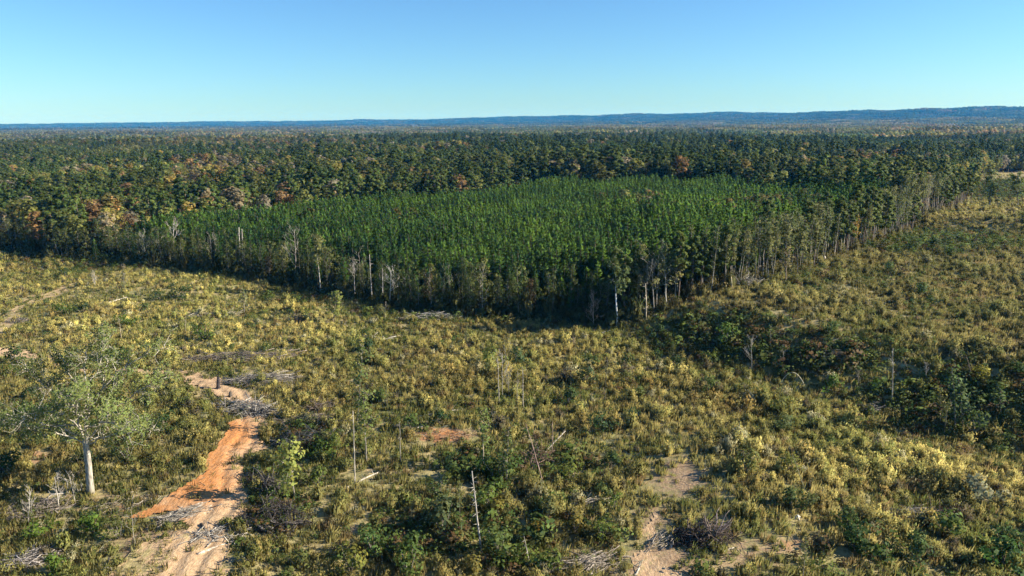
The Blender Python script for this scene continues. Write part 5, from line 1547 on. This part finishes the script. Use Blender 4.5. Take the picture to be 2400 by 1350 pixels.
pile(470, 740, 5, 3, .9, 10, 40, (0.348, 0.318, 0.276), 'white sticks and branches in the left field', 24, 10, .8, (1.2, 3.4))
pile(540, 740, 4, 2, .9, 40, 26, (0.312, 0.288, 0.252), 'thin slanting white branches right of the white sticks', 25, 8, .5, (1.6, 3.6), up=.4)
pile(880, 800, 5, 2, .9, 12, 26, (0.396, 0.372, 0.330), 'white fork shaped branches above the dark bush', 26, 10, .5, (1.8, 4.2), up=.3, radk=1.7)
pile(90, 1195, 7, 4, .6, 10, 150, (0.240, 0.204, 0.174), 'low tangle of dead twigs left of the oak trunk', 27, 8, .9, (1, 3.2))
pile(40, 755, 5, 2.5, .8, 0, 90, (0.156, 0.138, 0.132), 'grey dead bush at the left border by the grassy path', 28, 4, 1.2, (.8, 2), up=.5)
pile(1260, 1090, 5, 3.5, 1.4, 70, 70, (0.192, 0.132, 0.108), 'tangle of thin reddish dead stems around the leaning one', 29, 8, .8, (1.6, 4), up=.7, radk=.8)
pile(2090, 955, 9, 3, .7, 5, 90, (0.204, 0.186, 0.168), 'grey dead branches at the foot of the tall branching pole', 30, 6, .6, (1, 3))
pile(1560, 1262, 4.5, 2, .5, 40, 50, (0.300, 0.264, 0.222), 'grey sticks lying along the sandy path', 31, 8, .4, (1, 3))
pile(290, 1180, 8, 4, .3, 10, 90, (0.240, 0.210, 0.174), 'scatter of small grey twigs right of the oak trunk', 32, 6, 1.0, (.6, 2))

def root_heap():
    r = np.random.default_rng(55)
    t = pile(1664, 1262, 5.0, 3.4, 1.5, 10, 190, (0.090, 0.069, 0.060), 'upturned root heap with dark upright roots by the sandy path', 40, 10, 1.2, (1.0, 3.0), up=.6, cat='root heap', name='root_heap')
    for k in range(16):
        a = r.uniform(0, 6.28); s = np.array([math.cos(a) * .4 + .3, math.sin(a) * .4, .4])
        d = unit(np.array([math.cos(a) * .55 + .25, math.sin(a) * .4, 1.0]))
        L = r.uniform(1.2, 2.6)
        obj('root', tube_mesh('root', [(wobble(s, s + d * L, 6, .07, r), np.linspace(.10, .02, 6))], M_bark, 5), t, None, (.36, .28, .25))
root_heap()
pile(1611, 1262, 3, 2.4, 1.0, 80, 80, (0.042, 0.036, 0.036), 'black stick heap standing in for the dark hole left of the root heap', 41, 6, .8, (1, 2.4), up=.4, radk=1.4)  # added near-black sticks that stand in for a dark hole

# ------------------------------------------------------------------ haze
def build_haze():
    me = bpy.data.meshes.new('haze')
    a, zb, zt = 15500.0, -24.0, 210.0
    V = [(x, y, z) for z in (zb, zt) for x, y in ((-a, -a), (a, -a), (a, a), (-a, a))]
    me.from_pydata(V, [], [(3, 2, 1, 0), (4, 5, 6, 7), (0, 1, 5, 4), (1, 2, 6, 5), (2, 3, 7, 6), (3, 0, 4, 7)])
    m, n, l = new_mat('haze')
    p = n.new('ShaderNodeVolumePrincipled')
    p.inputs['Color'].default_value = (0.035, 0.36, 0.92, 1)
    p.inputs['Absorption Color'].default_value = (1, 1, 1, 1)
    p.inputs['Density'].default_value = 0.00007
    o = n.new('ShaderNodeOutputMaterial'); l.new(p.outputs[0], o.inputs['Volume'])
    me.materials.append(m)
    tag(obj('haze', me), kind='stuff')
build_haze()
